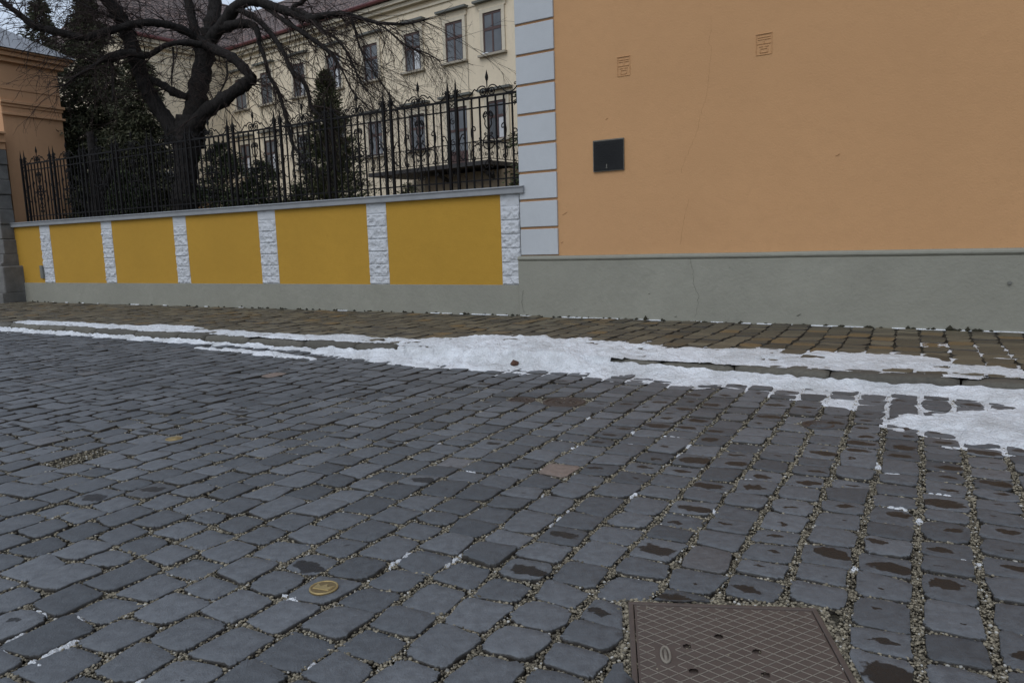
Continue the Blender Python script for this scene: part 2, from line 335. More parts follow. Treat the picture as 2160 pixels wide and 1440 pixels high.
class Paving:
    def __init__(s): s.V = []; s.Q = []; s.T = []; s.tone = []; s.loc = []; s.wet = []; s.n = 0; s.cen = []
    def stone(s, c, ax, ay, a, b, z, near, tone, wet=0.0, woff=(0, 0), rnd=0.16, clip=True, depth=0.05, rough=0.013, top_k=1.0):
        n = 64 if near else 24
        th = (np.arange(n) + 0.5) / n * 2 * math.pi; e = 2 / random.uniform(4.4, 10.0) if random.random() > 0.08 else 0.62
        cx = np.sign(np.cos(th)) * np.abs(np.cos(th)) ** e; cy = np.sign(np.sin(th)) * np.abs(np.sin(th)) ** e
        ph = random.uniform(0, 99)
        rad = 1 + 0.05 * (fbm(np.cos(th) * 1.3 + ph, np.sin(th) * 1.3 + ph, 2) - 0.4) * 2
        # wonky corners
        sk = [random.gauss(0, 0.07) for _ in range(4)]
        ox = cx * rad * a * (1 + sk[0] * cy) + sk[1] * a * cy * 0.6; oy = cy * rad * b * (1 + sk[2] * cx) + sk[3] * b * cx
        er = (fbm(th * 8 + ph, th * 0 + ph, 4) - 0.45) * rough * 2
        l = np.hypot(ox, oy) + 1e-9; ox += ox / l * er; oy += oy / l * er
        O = np.stack([ox, oy], 1)
        tx, ty = random.gauss(0, 0.009), random.gauss(0, 0.009)
        rings = [(1.0, -depth), (1.0, -0.012), (0.994, -0.004), (0.984, -0.001), (0.970, 0.0), (0.55, 0.0006)] if near else [(1.0, -depth), (1.0, -0.006), (0.98, -0.0005), (0.96, 0.0)]
        R2 = O.max(0) - O.min(0)
        vs = []; lc = []
        for k, (sc_, zz) in enumerate(rings):
            W = np.asarray(c)[None] + (O[:, :1] * sc_) * ax + (O[:, 1:] * sc_) * ay
            if clip: W = push_out(W)
            zt = z + zz * top_k + (O[:, 0] * tx + O[:, 1] * ty) * (k > 0)
            if k >= 2: zt = zt + (fbm(W[:, 0] * 18 + 50, W[:, 1] * 18 + 50, 3) - 0.45) * 0.007 * (1 if k > 2 else 0.6)
            vs.append(np.column_stack([W, zt])); lc.append(np.column_stack([O[:, 0] * sc_ / a, O[:, 1] * sc_ / b, np.zeros(n)]))
        W = np.asarray(c)[None]; vs.append(np.column_stack([W, [z + 0.001]])); lc.append(np.zeros((1, 3)))
        V = np.concatenate(vs); L = np.concatenate(lc) - np.array([woff[0], woff[1], 0]); L[:, 1] *= 1.7
        nr = len(rings); j = np.arange(n); j2 = (j + 1) % n
        for k in range(nr - 1):
            s.Q.append(np.stack([k * n + j, k * n + j2, (k + 1) * n + j2, (k + 1) * n + j], 1) + s.n)
        s.T.append(np.stack([(nr - 1) * n + j, (nr - 1) * n + j2, np.full(n, nr * n)], 1) + s.n)
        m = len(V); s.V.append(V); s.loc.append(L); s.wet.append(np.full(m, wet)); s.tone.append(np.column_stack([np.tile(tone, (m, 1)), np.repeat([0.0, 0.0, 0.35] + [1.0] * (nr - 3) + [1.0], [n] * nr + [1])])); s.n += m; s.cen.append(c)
    def build(s, name, mat):
        return npmesh(name, np.concatenate(s.V), np.concatenate(s.Q), np.concatenate(s.T), mat, True,
                      {'tone': ('FLOAT_COLOR', np.concatenate(s.tone)), 'loc': ('FLOAT_VECTOR', np.concatenate(s.loc)), 'wet': ('FLOAT', np.concatenate(s.wet))})
ax = RF.X[:2]; ay = RF.Y[:2]
road = Paving(); joints = []       # joints: (point, half width, direction, length) used for the grit
CW = 0.203
mk = [RF.loc((*m, 0))[:2] for m in MARK]
x_ph = mk[0][0]
MARKPOS = [None, None]
def jw(x, y):   # the joints open towards the right of the road
    return 0.021 + 0.016 * min(1, max(0, (x + 1.2) / 2.2))
for i in range(-62, 32):
    xc = x_ph + i * CW
    wob = lambda y: 0.05 * (fbm(np.array([y * 0.35 + 5]), np.array([xc * 0.12 + 9]), 2)[0] - 0.4) * 2
    y = -0.6 + random.uniform(0, 0.2)
    forced = None
    for k in (0, 1):
        if abs(mk[k][0] - xc) <= CW / 2 + 1e-6 and MARKPOS[k] is None: forced = (k, mk[k][1])
    last = None
    while y < 13.5:
        ln = random.choice([random.gauss(0.185, 0.022), random.gauss(0.185, 0.022), random.gauss(0.215, 0.03), random.gauss(0.16, 0.015)]); ln = min(0.27, max(0.13, ln))
        if forced and y <= forced[1] - 0.10 + 1e-6:
            rest = forced[1] - 0.10 - y
            if rest < 0.12: y += rest; ln = 0.2
            elif rest <= 0.27: ln = rest
            elif rest < 0.42: ln = rest / 2
        gap = random.uniform(0.009, 0.020)
        yc = y + ln / 2; xw = xc + wob(yc); W = RF.w(xw, yc)[:2]
        if forced and abs(yc - forced[1]) < 0.03: MARKPOS[forced[0]] = W; forced_now = True; ln = 0.2
        else: forced_now = False
        yl = YF.loc((*W, 0)); dist = math.hypot(*W)
        ok = yl[1] < KERB_Y - 0.09 and dist > 0.9
        if ok:
            px, py = proj((*W, 0)) if W[1] > 0.4 else (0, 3000)
            ok = W[1] > 0.4 and -750 < px < 2900 and py < 2300
        if ok:
            j = jw(xw, yc); near = dist < 5.0
            if not in_obst(W):
                rp = min(1, max(0.10, (px - 900) / 900)) if py > 800 else 0.12
                wet = 0.0
                if random.random() < 0.78 * rp: wet = random.choice([0.15, 0.25, 0.45, 0.6, 0.8, 1.0]) * random.uniform(0.8, 1.1)
                if forced_now: wet = 0
                tone = (min(1, max(0, random.gauss(0.5, 0.27))), random.random() * 0.88, 0.0 if px > 1000 else random.random())
                if any(abs(px - a) < b and abs(py - c) < d for a, b, c, d in ((1152, 34, 990, 14), (577, 13, 787, 4), (96, 13, 827, 4))): tone = (0.8, 1.0, 0)
                if abs(px - 178) < 40 and abs(py - 965) < 12:
                    joints.append((W, 0.09, ay, 0.1)); y += ln; continue
                road.stone(W, ax, ay, (CW - j) / 2 * random.uniform(0.95, 1.03), (ln - gap) / 2, random.gauss(0, 0.0035), near, tone, wet, (random.uniform(-0.4, 0.4), random.uniform(-0.35, 0.35)))
            if dist < 6.2:
                joints.append((RF.w(xw + CW / 2, yc)[:2], j * 0.5 + 0.006, ay, ln * 0.6)); joints.append((RF.w(xw, y + ln)[:2], gap * 0.5 + 0.004, ax, CW * 0.55))
        y += ln
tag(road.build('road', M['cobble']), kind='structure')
# bed below the setts
bb = MB(); bb.add([YF.w(-45, -45), YF.w(30, -45), YF.w(30, KERB_Y - 0.02), YF.w(-45, KERB_Y - 0.02)], [(0, 1, 2, 3)])
bed = bb.build('road_bed', M['bed']); bed.location.z = -0.024; tag(bed, kind='structure')
# grit in the joints
ico = []
phi = (1 + 5 ** 0.5) / 2
for a, b in ((-1, phi), (1, phi), (-1, -phi), (1, -phi)): ico.append((a, b, 0))
for a, b in ((-1, phi), (1, phi), (-1, -phi), (1, -phi)): ico.append((0, a, b))
for a, b in ((-1, phi), (1, phi), (-1, -phi), (1, -phi)): ico.append((b, 0, a))
ico = np.array([ico[0], ico[1], ico[2], ico[3], ico[4], ico[5], ico[6], ico[7], (phi, 0, -1), (phi, 0, 1), (-phi, 0, -1), (-phi, 0, 1)], float) / math.hypot(1, phi)
icf = np.array([(0, 11, 5), (0, 5, 1), (0, 1, 7), (0, 7, 10), (0, 10, 11), (1, 5, 9), (5, 11, 4), (11, 10, 2), (10, 7, 6), (7, 1, 8), (3, 9, 4), (3, 4, 2), (3, 2, 6), (3, 6, 8), (3, 8, 9), (4, 9, 5), (2, 4, 11), (6, 2, 10), (8, 6, 7), (9, 8, 1)])
pts = []; rr = []
def scatter(n, p, hw, d, ln, lo, hi):
    nrm = np.array([-d[1], d[0]])
    for _ in range(n):
        q = p + d * random.uniform(-ln, ln) + nrm * random.uniform(-hw, hw); pts.append((*q, -0.0165 + random.uniform(0.0, 0.0115))); rr.append(random.uniform(lo, hi))
for p, hw, d, ln in joints:
    px, py = proj((*p, 0))
    if px < -60 or px > 2220 or py > 1500 or py < 760: continue
    dist = math.hypot(*p); k = 1.0 if dist < 3.6 else 0.55 if dist < 4.8 else 0.3
    if hw < 0.016: k *= 0.95
    scatter(int(k * ln * 2 * hw * 2 / (0.0079 ** 2)), p, hw, d, ln, 0.0028 * (1 if k == 1 else 1.25), 0.0058 * (1 if k == 1 else 1.25))
for s_ in range(2):   # rim of grit round the hatch
    for side in range(4):
        p = HATCH_C + [hx * HW / 2 + hy * 0.012, -hy * HD / 2 - hx * 0.012, hx * (HW + 0.012) - hy * HD / 2, hx * HW / 2 - hy * (HD + 0.012)][side]
        scatter(320, p, 0.022, hx if side in (0, 3) else hy, 0.33, 0.004, 0.0075)
for c, r in VALVES:
    for _ in range(260):
        a = random.uniform(0, 6.3); q = c + (r + random.uniform(0.0, 0.05)) * np.array([math.cos(a), math.sin(a)]); pts.append((*q, -0.012)); rr.append(random.uniform(0.005, 0.009))
pts = np.array(pts); rr = np.array(rr); npb = len(pts)
S3 = rr[:, None] * RNG.uniform(0.7, 1.35, (npb, 3)); S3[:, 2] *= 0.75
ang = RNG.uniform(0, 6.28, npb); ca, sa = np.cos(ang), np.sin(ang)
L = ico[None] * S3[:, None, :]; L = L * RNG.uniform(0.85, 1.15, (npb, 12, 1))
VX = L[:, :, 0] * ca[:, None] - L[:, :, 1] * sa[:, None]; VY = L[:, :, 0] * sa[:, None] + L[:, :, 1] * ca[:, None]
PV = np.stack([VX, VY, L[:, :, 2]], 2) + pts[:, None, :]
tn = np.repeat(np.column_stack([RNG.random(npb) ** 1.1, RNG.random(npb), RNG.random(npb), np.ones(npb)]), 12, 0)
tag(npmesh('gravel', PV.reshape(-1, 3), None, (icf[None] + (np.arange(npb) * 12)[:, None, None]).reshape(-1, 3), M['pebble'], True, {'tone': ('FLOAT_COLOR', tn)}),
    'small beige and dark grit filling the joints between the grey setts', 'gravel', kind='stuff')

# pavement setts behind the kerb, courses square to the wall
pav = Paving(); pax = YF.X[:2]; pay = YF.Y[:2]; PW = 0.235
for i in range(-92, 38):
    xc = i * PW + 0.05; y = KERB_Y + 0.21 + random.uniform(-0.06, 0.06)
    while y < 0.02:
        ln = min(0.36, max(0.15, random.gauss(0.245, 0.04)));
        if y + ln > 0.06: break
        yc = y + ln / 2; W = YF.w(xc + 0.03 * math.sin(yc * 1.7 + xc), yc)[:2]; px, py = proj((*W, PAV))
        if W[1] > 1 and -700 < px < 2900:
            bw = (min(1, max(0, random.gauss(0.45, 0.28))), random.random(), 0)
            pav.stone(W, pax, pay, (PW - random.uniform(0.015, 0.027)) / 2, (ln - random.uniform(0.008, 0.018)) / 2, PAV + random.gauss(0, 0.004), math.hypot(*W) < 8, bw, 0, clip=False)
        y += ln
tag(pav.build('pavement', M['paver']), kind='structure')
b2 = MB(); b2.add([YF.w(-45, KERB_Y + 0.1), YF.w(30, KERB_Y + 0.1), YF.w(30, 0.3), YF.w(-45, 0.3)], [(0, 1, 2, 3)]); pb = b2.build('pavement_bed', M['bed']); pb.location.z = PAV - 0.016; tag(pb, kind='structure')
# kerb stones (one run of kerb)
kerb = Paving(); kx = -24.0
while kx < 14:
    ln = random.uniform(0.55, 1.05); a = ln / 2 - 0.008; n = 14
    st = []; hh = 0.105 + random.gauss(0, 0.006); wd_ = 0.2 + random.uniform(-0.02, 0.02)
    prof = [(0.0, -0.05), (0.004, 0.04), (0.012, 0.075), (0.03, 0.098), (0.07, 0.104), (0.14, 0.105), (wd_, 0.103), (wd_, -0.05)]
    t_ = (min(1, max(0, random.gauss(0.5, 0.25))), random.random(), 0); base = kerb.n; V = []
    for k in range(n + 1):
        u = kx + 0.008 + (ln - 0.016) * k / n; endr = 0.018 * (max(0, 1 - k / 1.2) + max(0, 1 - (n - k) / 1.2))
        nz = (fbm(np.array([u * 3.1]), np.array([kx]), 3)[0] - 0.45) * 0.08; nz2 = (fbm(np.array([u * 9.1]), np.array([kx + 4]), 3)[0] - 0.45) * 0.05
        for q, (yy, zz) in enumerate(prof):
            top = zz > 0.06
            V.append([*YF.w(u, KERB_Y + yy + (nz + nz2 if q < 5 else 0) + endr * (q < 5))[:2], zz * hh / 0.105 - (endr * 0.8 if top else 0) + (nz2 * 0.4 if top else 0)])
    m = len(prof); Q = [(base + k * m + q, base + k * m + q + 1, base + (k + 1) * m + q + 1, base + (k + 1) * m + q) for k in range(n) for q in range(m - 1)]
    V = np.array(V); kerb.V.append(V); kerb.Q.append(np.array(Q)[:, ::-1]); e0 = list(range(base, base + m)); e1 = list(range(base + n * m, base + n * m + m))
    kerb.T.append(np.array([(e0[0], e0[q], e0[q + 1]) for q in range(1, m - 1)] + [(e1[0], e1[q + 1], e1[q]) for q in range(1, m - 1)]))
    kerb.loc.append(np.zeros((len(V), 3))); kerb.wet.append(np.zeros(len(V))); kerb.tone.append(np.tile([*t_, 1.0], (len(V), 1))); kerb.n += len(V); kx += ln
tag(kerb.build('kerb', M['kerb']), kind='structure')

# ------------------------------------------------------------------ snow along the kerb
A_up = [(30, 679), (75, 676), (130, 678), (180, 679), (205, 682), (262, 684), (290, 687), (340, 685), (390, 686), (430, 690), (445, 697), (480, 694), (510, 698), (560, 701), (600, 703), (640, 706), (690, 706), (740, 704), (790, 711), (840, 712), (870, 714), (920, 713), (960, 713), (990, 709), (1040, 708), (1080, 706), (1100, 711), (1160, 712), (1200, 714), (1245, 712), (1260, 719), (1310, 721), (1350, 721), (1400, 727), (1430, 733), (1470, 731), (1500, 733), (1560, 734), (1620, 735), (1640, 743), (1680, 746), (1720, 740), (1750, 735), (1760, 744), (1830, 746), (1880, 747), (1960, 752), (1990, 758), (2020, 768), (2080, 772), (2110, 766), (2160, 786), (2260, 800)]
A_lo = [(2260, 806), (2160, 795), (2100, 791), (2060, 791), (2010, 791), (1960, 784), (1900, 782), (1850, 784), (1800, 780), (1700, 775), (1640, 773), (1590, 769), (1540, 769), (1480, 769), (1430, 765), (1390, 761), (1340, 756), (1310, 762), (1280, 775), (1180, 775), (1060, 765), (950, 752), (880, 742), (865, 731), (830, 723), (800, 723), (750, 721), (700, 719), (640, 718), (600, 715), (560, 714), (520, 711), (470, 706), (440, 703), (400, 701), (365, 701), (330, 699), (290, 697), (250, 694), (200, 692), (175, 689), (130, 687), (80, 685), (40, 683)]
B_lo = [(-80, 695), (0, 699), (60, 703), (140, 707), (200, 711), (260, 715), (330, 720), (380, 723), (460, 728), (520, 732), (560, 735), (600, 738), (640, 742), (680, 747), (705, 752), (740, 757), (770, 760), (800, 765), (830, 768), (870, 771), (920, 775), (960, 776), (1000, 779), (1050, 782), (1090, 785), (1140, 784), (1200, 788), (1240, 794), (1290, 798), (1330, 794), (1370, 798), (1420, 806), (1450, 812), (1490, 812), (1550, 812), (1620, 818), (1690, 822), (1760, 828), (1860, 832), (1960, 842), (2020, 846), (2080, 850), (2160, 862), (2300, 885)]
B_up = [(2300, 846), (2160, 822), (2060, 813), (2000, 808), (1930, 803), (1860, 797), (1800, 794), (1760, 797), (1690, 795), (1640, 784), (1600, 778), (1560, 776), (1500, 777), (1430, 774), (1360, 768), (1310, 762), (1260, 760), (1060, 748), (900, 738), (860, 738), (800, 738), (740, 735), (700, 729), (640, 727), (560, 724), (500, 721), (440, 718), (360, 712), (280, 707), (200, 702), (120, 697), (0, 691), (-80, 687)]
C_s = [(385, 729), (450, 733), (500, 736), (560, 739), (600, 743), (640, 748), (675, 757), (655, 762), (640, 757), (590, 754), (540, 750), (500, 745), (450, 740), (400, 734)]
D_s = [(1500, 810), (1700, 822), (1860, 830), (2020, 844), (2160, 858), (2200, 885), (1980, 878), (1880, 878), (1800, 866), (1740, 855), (1640, 838), (1560, 824)]
E_s = [(1862, 886), (1890, 876), (1960, 868), (2030, 862), (2100, 860), (2160, 866), (2300, 876), (2300, 972), (2160, 950), (2080, 936), (2050, 938), (2000, 924), (1950, 907), (1890, 898)]
F_s = [(1900, 722), (1990, 742), (2160, 762), (2160, 712), (2050, 700), (1900, 700)]
gx0, gx1, gy0, gy1, gs = -17.0, 6.6, -5.0, -1.3, 0.0165
GX, GY = np.meshgrid(np.arange(gx0, gx1, gs), np.arange(gy0, gy1, gs), indexing='ij')
def sdist(poly, z):
    P = np.array([YF.loc(G(x, y, z))[:2] for x, y in poly]); Q = np.roll(P, -1, 0)
    best = np.full(GX.shape, 9.0); ins = np.zeros(GX.shape, bool)
    for (ax_, ay_), (bx_, by_) in zip(P, Q):
        ex, ey = bx_ - ax_, by_ - ay_; l2 = ex * ex + ey * ey + 1e-12
        tt = np.clip(((GX - ax_) * ex + (GY - ay_) * ey) / l2, 0, 1)
        best = np.minimum(best, np.hypot(GX - ax_ - tt * ex, GY - ay_ - tt * ey))
        c = ((ay_ > GY) != (by_ > GY)) & (GX < (bx_ - ax_) * (GY - ay_) / (by_ - ay_ + 1e-15) + ax_); ins ^= c
    return np.where(ins, best, -best)
n_lo = fbm(GX * 3 + 40, GY * 3 + 40, 4); n_hi = fbm(GX * 16 + 80, GY * 16 + 80, 3); n_lump = fbm(GX * 7 + 9, GY * 7 + 3, 3)
def prof(d, h, w, e=0.05): dd = d + (n_lo - 0.45) * e * 3 + (n_hi - 0.45) * e; return np.where(dd > 0, h * (1 - np.exp(-np.maximum(dd, 0) / w)), -0.05)
mid = np.exp(-((GX - 1.5) / 1.15) ** 2)      # the trampled heap near the corner
tA = prof(sdist(A_up + A_lo, PAV) + 0.035, 0.045, 0.17); tB = prof(sdist(B_lo + B_up, 0.0) + 0.03, 0.062, 0.17); tB = np.where(tB > 0, tB + (0.028 + 0.030 * np.exp(-((GX - 3.2) / 0.9) ** 2)) * (0.5 + 1.1 * n_lo) * np.exp(-np.maximum(KERB_Y - GY, 0) / 0.10), tB); tC = prof(sdist(C_s, 0), 0.045, 0.07, 0.03)
tD = np.minimum(prof(sdist(D_s, 0), 0.06, 0.06), 0.0175 + (n_hi - 0.42) * 0.012); tE = prof(sdist(E_s, 0), 0.055, 0.07, 0.06); tF = np.minimum(prof(sdist(F_s, PAV), 0.05, 0.1, 0.05), 0.0075 + (n_hi - 0.45) * 0.008)
lump = (n_lump - 0.45) * (0.05 + 0.08 * mid) + (n_hi - 0.45) * 0.03
onp = GY > KERB_Y
sB = sdist(B_lo + B_up, 0.0); sE = sdist(E_s, 0); sA = sdist(A_up + A_lo, PAV)
tJ = np.where(np.maximum(sB + np.clip(0.03 + 0.05 * GX, 0.0, 0.16), sE + 0.12) + (n_lo - 0.45) * 0.5 > 0.03, 0.0185 + (n_hi - 0.45) * 0.012, -0.05)   # snow kept only in the joints
tK = np.where(sA + np.clip(0.04 * GX, -0.05, 0.14) + (n_lo - 0.45) * 0.5 > 0.02, 0.0085 + (n_hi - 0.45) * 0.010, -0.05)
t_r = np.maximum.reduce([tB, tC, tE]); t_r = np.where(t_r > 0, t_r + lump * np.minimum(1, np.maximum(0, t_r) / 0.03) + mid * 0.02, t_r); t_r = np.maximum.reduce([t_r, tD, tJ])
t_p = np.where(tA > 0, tA + lump * 0.8 * np.minimum(1, tA / 0.03), tA); t_p = np.maximum.reduce([t_p, tF, np.where(GX > -0.5, tK, -0.05)])
# small leftovers lying in the road joints
SPOTS = [(925, 934, 5), (1190, 1093, 9), (1165, 1105, 7), (1205, 1078, 6), (845, 1180, 10), (870, 1168, 8), (832, 1190, 8), (960, 1178, 12), (985, 1160, 8), (1000, 1150, 7), (940, 1185, 6), (615, 1262, 14), (1345, 1040, 8), (1355, 912, 8), (1318, 1045, 6), (120, 1270, 10), (160, 1355, 14), (145, 1365, 10), (185, 1290, 8), (20, 1362, 12), (50, 1350, 8), (680, 1405, 8), (1500, 1075, 6), (1585, 1010, 6), (2028, 1180, 8), (1787, 1193, 9), (1998, 1046, 7), (2006, 1068, 8), (1450, 938, 7), (860, 875, 6), (1008, 985, 6), (1125, 1040, 5), (1880, 1000, 8), (1860, 985, 7), (1900, 1072, 9), (1908, 1090, 8), (75, 1390, 9), (95, 1380, 7), (300, 1440, 10), (1430, 960, 7), (1890, 985, 8), (2150, 960, 8), (1340, 930, 6), (1240, 880, 6), (1420, 918, 6), (1180, 940, 7)]
for hx0, hy0, hw_, hh_ in ((870, 722, 14, 3), (1340, 735, 24, 3), (1530, 742, 22, 3), (1700, 752, 26, 4), (800, 716, 20, 3), (1240, 724, 20, 3), (1620, 757, 16, 3), (1990, 772, 16, 3), (560, 707, 14, 2.5), (420, 694, 16, 2), (1080, 716, 18, 3)):   # setts showing through thin snow
    lx, ly = YF.loc(G(hx0, hy0, PAV + 0.01))[:2]; rx = hw_ / F * 9.0; ry = abs(YF.loc(G(hx0, hy0 + hh_, PAV + 0.01))[1] - ly)
    t_p = np.where(t_p > 0, t_p * (1 - np.clip(1.5 - ((GX - lx) / rx) ** 2 - ((GY - ly) / ry) ** 2 - (n_hi - 0.45) * 1.4, 0, 1) * 0.93), t_p)
Zs = np.where(onp, PAV - 0.014 + t_p, -0.022 + t_r)
t_p = np.where((GY < KERB_Y + 0.035 + 0.06 * (n_lo - 0.3)) & (mid < 0.2), -0.05, t_p)      # snow stops short of the rounded kerb edge
T = np.where(onp, t_p, t_r)
# where snow lies on both sides of the kerb it drapes over the kerb edge
both = (tB > 0.0) & (GY > KERB_Y - 0.22) & (GY <= KERB_Y) & (tA > -0.02) & (mid > 0.26)
kw = np.clip((mid - 0.24 + (n_lo - 0.45) * 0.3) / 0.3, 0, 1); kw = kw * kw * (3 - 2 * kw)
Zs = np.where(both, np.maximum(Zs, kw * (PAV + 0.03) * np.clip((GY - KERB_Y + 0.22) / 0.22, 0, 1) ** 0.7 + 0.02 + lump), Zs)
kt = (GY > KERB_Y) & (GY < KERB_Y + 0.2); Zs = np.where(kt & (t_p > 0), Zs + 0.012, Zs)
keep = (T > 0.002) | (both & (kw > 0.12))
kq = keep[:-1, :-1] & keep[1:, :-1] & keep[1:, 1:] & keep[:-1, 1:]
zz4 = np.stack([Zs[:-1, :-1], Zs[1:, :-1], Zs[1:, 1:], Zs[:-1, 1:]]); crossing = (GY[:-1, :-1] <= KERB_Y) & (GY[1:, 1:] > KERB_Y)
kq &= ((zz4.max(0) - zz4.min(0)) < np.where(kw[:-1, :-1] > 0.12, 0.14, 0.05)) & ~(crossing & (kw[:-1, :-1] < 0.12))
idx = np.arange(GX.size).reshape(GX.shape); Qs = np.stack([idx[:-1, :-1], idx[1:, :-1], idx[1:, 1:], idx[:-1, 1:]], 2)[kq]
used = np.unique(Qs); rm = np.full(GX.size, -1); rm[used] = np.arange(len(used))
SV = np.column_stack([GX.ravel()[used], GY.ravel()[used], Zs.ravel()[used]]); SQ = rm[Qs]
WX = YF.o[None, :2] + SV[:, :1] * YF.X[None, :2] + SV[:, 1:2] * YF.Y[None, :2]; SV = np.column_stack([WX, SV[:, 2]])
sv = [SV]; sq = [SQ]; nb = len(SV)
for x, y, r in SPOTS:
    c = G(x, y); d_ = np.linalg.norm(c - EYE); rw = r / F * d_ * 1.1; n = 14
    jb = min(joints, key=lambda q: np.hypot(*(q[0] - c[:2]))); jd = jb[2]; jn = np.array([-jd[1], jd[0]])
    if np.hypot(*(jb[0] - c[:2])) < 0.12: c = np.array([*(jb[0] + jd * ((c[:2] - jb[0]) @ jd)), 0.0])
    for k in range(3):
        cc = c[:2] + (jd * random.gauss(0, 1.3) * rw + jn * random.gauss(0, .25) * rw if k else 0)
        th = np.arange(n) / n * 2 * math.pi; rads = rw * (0.6 if k else 0.9) * (0.75 + 0.7 * RNG.random(n)); rings = []
        for q, (f_, z_) in enumerate(((1.0, -0.018), (0.75, -0.004), (0.4, 0.001), (0.02, 0.002))):
            ex_ = cc[None] + (np.cos(th) * rads * f_ * 1.25)[:, None] * jd[None] + (np.sin(th) * rads * f_ * 0.6)[:, None] * jn[None]; rings.append(np.column_stack([ex_, np.full(n, z_ - 0.002) + RNG.normal(0, 0.0012, n)]))
        sv.append(np.concatenate(rings)); j = np.arange(n); j2 = (j + 1) % n
        sq.append(np.concatenate([np.stack([q * n + j, q * n + j2, (q + 1) * n + j2, (q + 1) * n + j], 1) for q in range(3)]) + nb); nb += 4 * n
# thin snow line where the pavement meets the walls
for _ in range(70):
    x = random.choice([random.uniform(-14, 6.5), random.uniform(-1, 6.5)]); l = random.uniform(0.05, 0.25); yy = (-0.04 if x < 0 else -0.06 - 0.035 * x); V = []
    for k in range(6):
        xx = x + l * k / 5; w_ = 0.018 * math.sin(math.pi * (k + 0.3) / 5.6) + 0.002
        V += [(*YF.w(xx, yy - w_)[:2], PAV - 0.004), (*YF.w(xx, yy - w_ * 0.3)[:2], PAV + 0.008), (*YF.w(xx, yy + 0.02)[:2], PAV + 0.006)]
    sv.append(np.array(V)); sq.append(np.array([(k * 3 + q, (k + 1) * 3 + q, (k + 1) * 3 + q + 1, k * 3 + q + 1) for k in range(5) for q in (0, 1)]) + nb); nb += 18
tag(npmesh('snow', np.concatenate(sv), np.concatenate(sq), None, M['snow'], True), 'old trampled snow lying along the kerb and in the joints of the setts', 'snow', kind='stuff')
br = MB(); c = G(1087, 776); ang_ = 0.4
br.tube([c + np.array([-0.035, 0, 0.03]), c + np.array([-0.012, 0.012, 0.05]), c + np.array([0.03, 0.02, 0.04])], [0.022, 0.034, 0.02], 7)
tag(br.build('brick_fragment', M['brick']), 'small red brick fragment lying on the edge of the roadside snow', 'brick')

# ------------------------------------------------------------------ metalwork in the road
def world_obj(name, label, cat, W, deg, group=None): return thing(name, label, cat, None, (W[0], W[1], 0.0), deg, group)
hat = world_obj('access_hatch', 'square brown iron access hatch with diamond tread and round holes', 'hatch', HATCH_C, math.degrees(HA))
f = MB(); z0, z1 = -0.03, 0.002
fw_ = 0.017; f.box(0, HW, -fw_, 0, z0, z1).box(0, HW, -HD, -HD + fw_, z0, z1).box(0, fw_, -HD + fw_, -fw_, z0, z1).box(HW - fw_, HW, -HD + fw_, -fw_, z0, z1)
f.build('frame', M['rust'], hat, bevel=0.003)
hp = [HATCH_C + 0 for _ in ()]
def hl(x, y): q = G(x, y)[:2] - HATCH_C; return float(q @ hx), float(q @ hy)
holes = [hl(*p) for p in ((1516, 1341), (1449, 1362), (1597, 1373), (1463, 1414), (1615, 1422))]; hr_ = 0.0125
cv = MB(); cx0, cx1, cy0, cy1 = 0.020, HW - 0.020, -HD + 0.020, -0.020; step = 0.0125
nx, ny = int((cx1 - cx0) / step), int((cy1 - cy0) / step)
cv.box(cx0, cx1, cy0, cy1, -0.03, -0.010)
def clearh(x, y): return all(math.hypot(x - a, y - b) > hr_ + 0.001 for a, b in holes)
# tread plate as a sheet of small cells with real openings at the holes
gx_ = np.linspace(cx0, cx1, 150); gy_ = np.linspace(cy0, cy1, 150); base = len(cv.v)
cv.v.extend([(float(x), float(y), -0.001) for x in gx_ for y in gy_])
for i in range(149):
    for j in range(149):
        if clearh((gx_[i] + gx_[i + 1]) / 2, (gy_[j] + gy_[j + 1]) / 2): cv.f.append((base + i * 150 + j, base + (i + 1) * 150 + j, base + (i + 1) * 150 + j + 1, base + i * 150 + j + 1)); cv.m.append(0)
cvo = cv.build('cover', [M['rust']], hat)
lt = MB(); sp = 0.036; hx_, hy_ = hl(1404, 1380)
for k in range(-30, 60):
    for sg in (1, -1):
        seg = []
        for q in range(0, 241):
            u = q / 240 * 1.0 - 0.2; x = cx0 + u + 0.003; y = (k * sp * 1.15 + sg * (x - cx0) * 0.72) - HD
            okp = cx0 + 0.006 < x < cx1 - 0.006 and cy0 + 0.006 < y < cy1 - 0.006 and all(math.hypot(x - a, y - b) > hr_ + 0.004 for a, b in holes) and not (abs(x - hx_) < 0.03 and abs(y - hy_) < 0.055)
            if okp: seg.append((x, y))
            if (not okp or q == 240) and len(seg) > 1:
                a, b = seg[0], seg[-1]; d = np.array([b[0] - a[0], b[1] - a[1]]); d /= np.linalg.norm(d); nn = np.array([-d[1], d[0]]) * 0.0011; zt = 0.0006 + 0.0002 * sg
                lt.add([(a[0] - nn[0], a[1] - nn[1], -0.001), (b[0] - nn[0], b[1] - nn[1], -0.001), (b[0] + nn[0], b[1] + nn[1], -0.001), (a[0] + nn[0], a[1] + nn[1], -0.001),
                        (a[0] - nn[0] * .6, a[1] - nn[1] * .6, zt), (b[0] - nn[0] * .6, b[1] - nn[1] * .6, zt), (b[0] + nn[0] * .6, b[1] + nn[1] * .6, zt), (a[0] + nn[0] * .6, a[1] + nn[1] * .6, zt)],
                       [(0, 1, 5, 4), (1, 2, 6, 5), (2, 3, 7, 6), (3, 0, 4, 7), (4, 5, 6, 7)]); seg = []
            elif not okp: seg = []
lt.build('tread', M['tread'], hat)
hb = MB(); lp = []
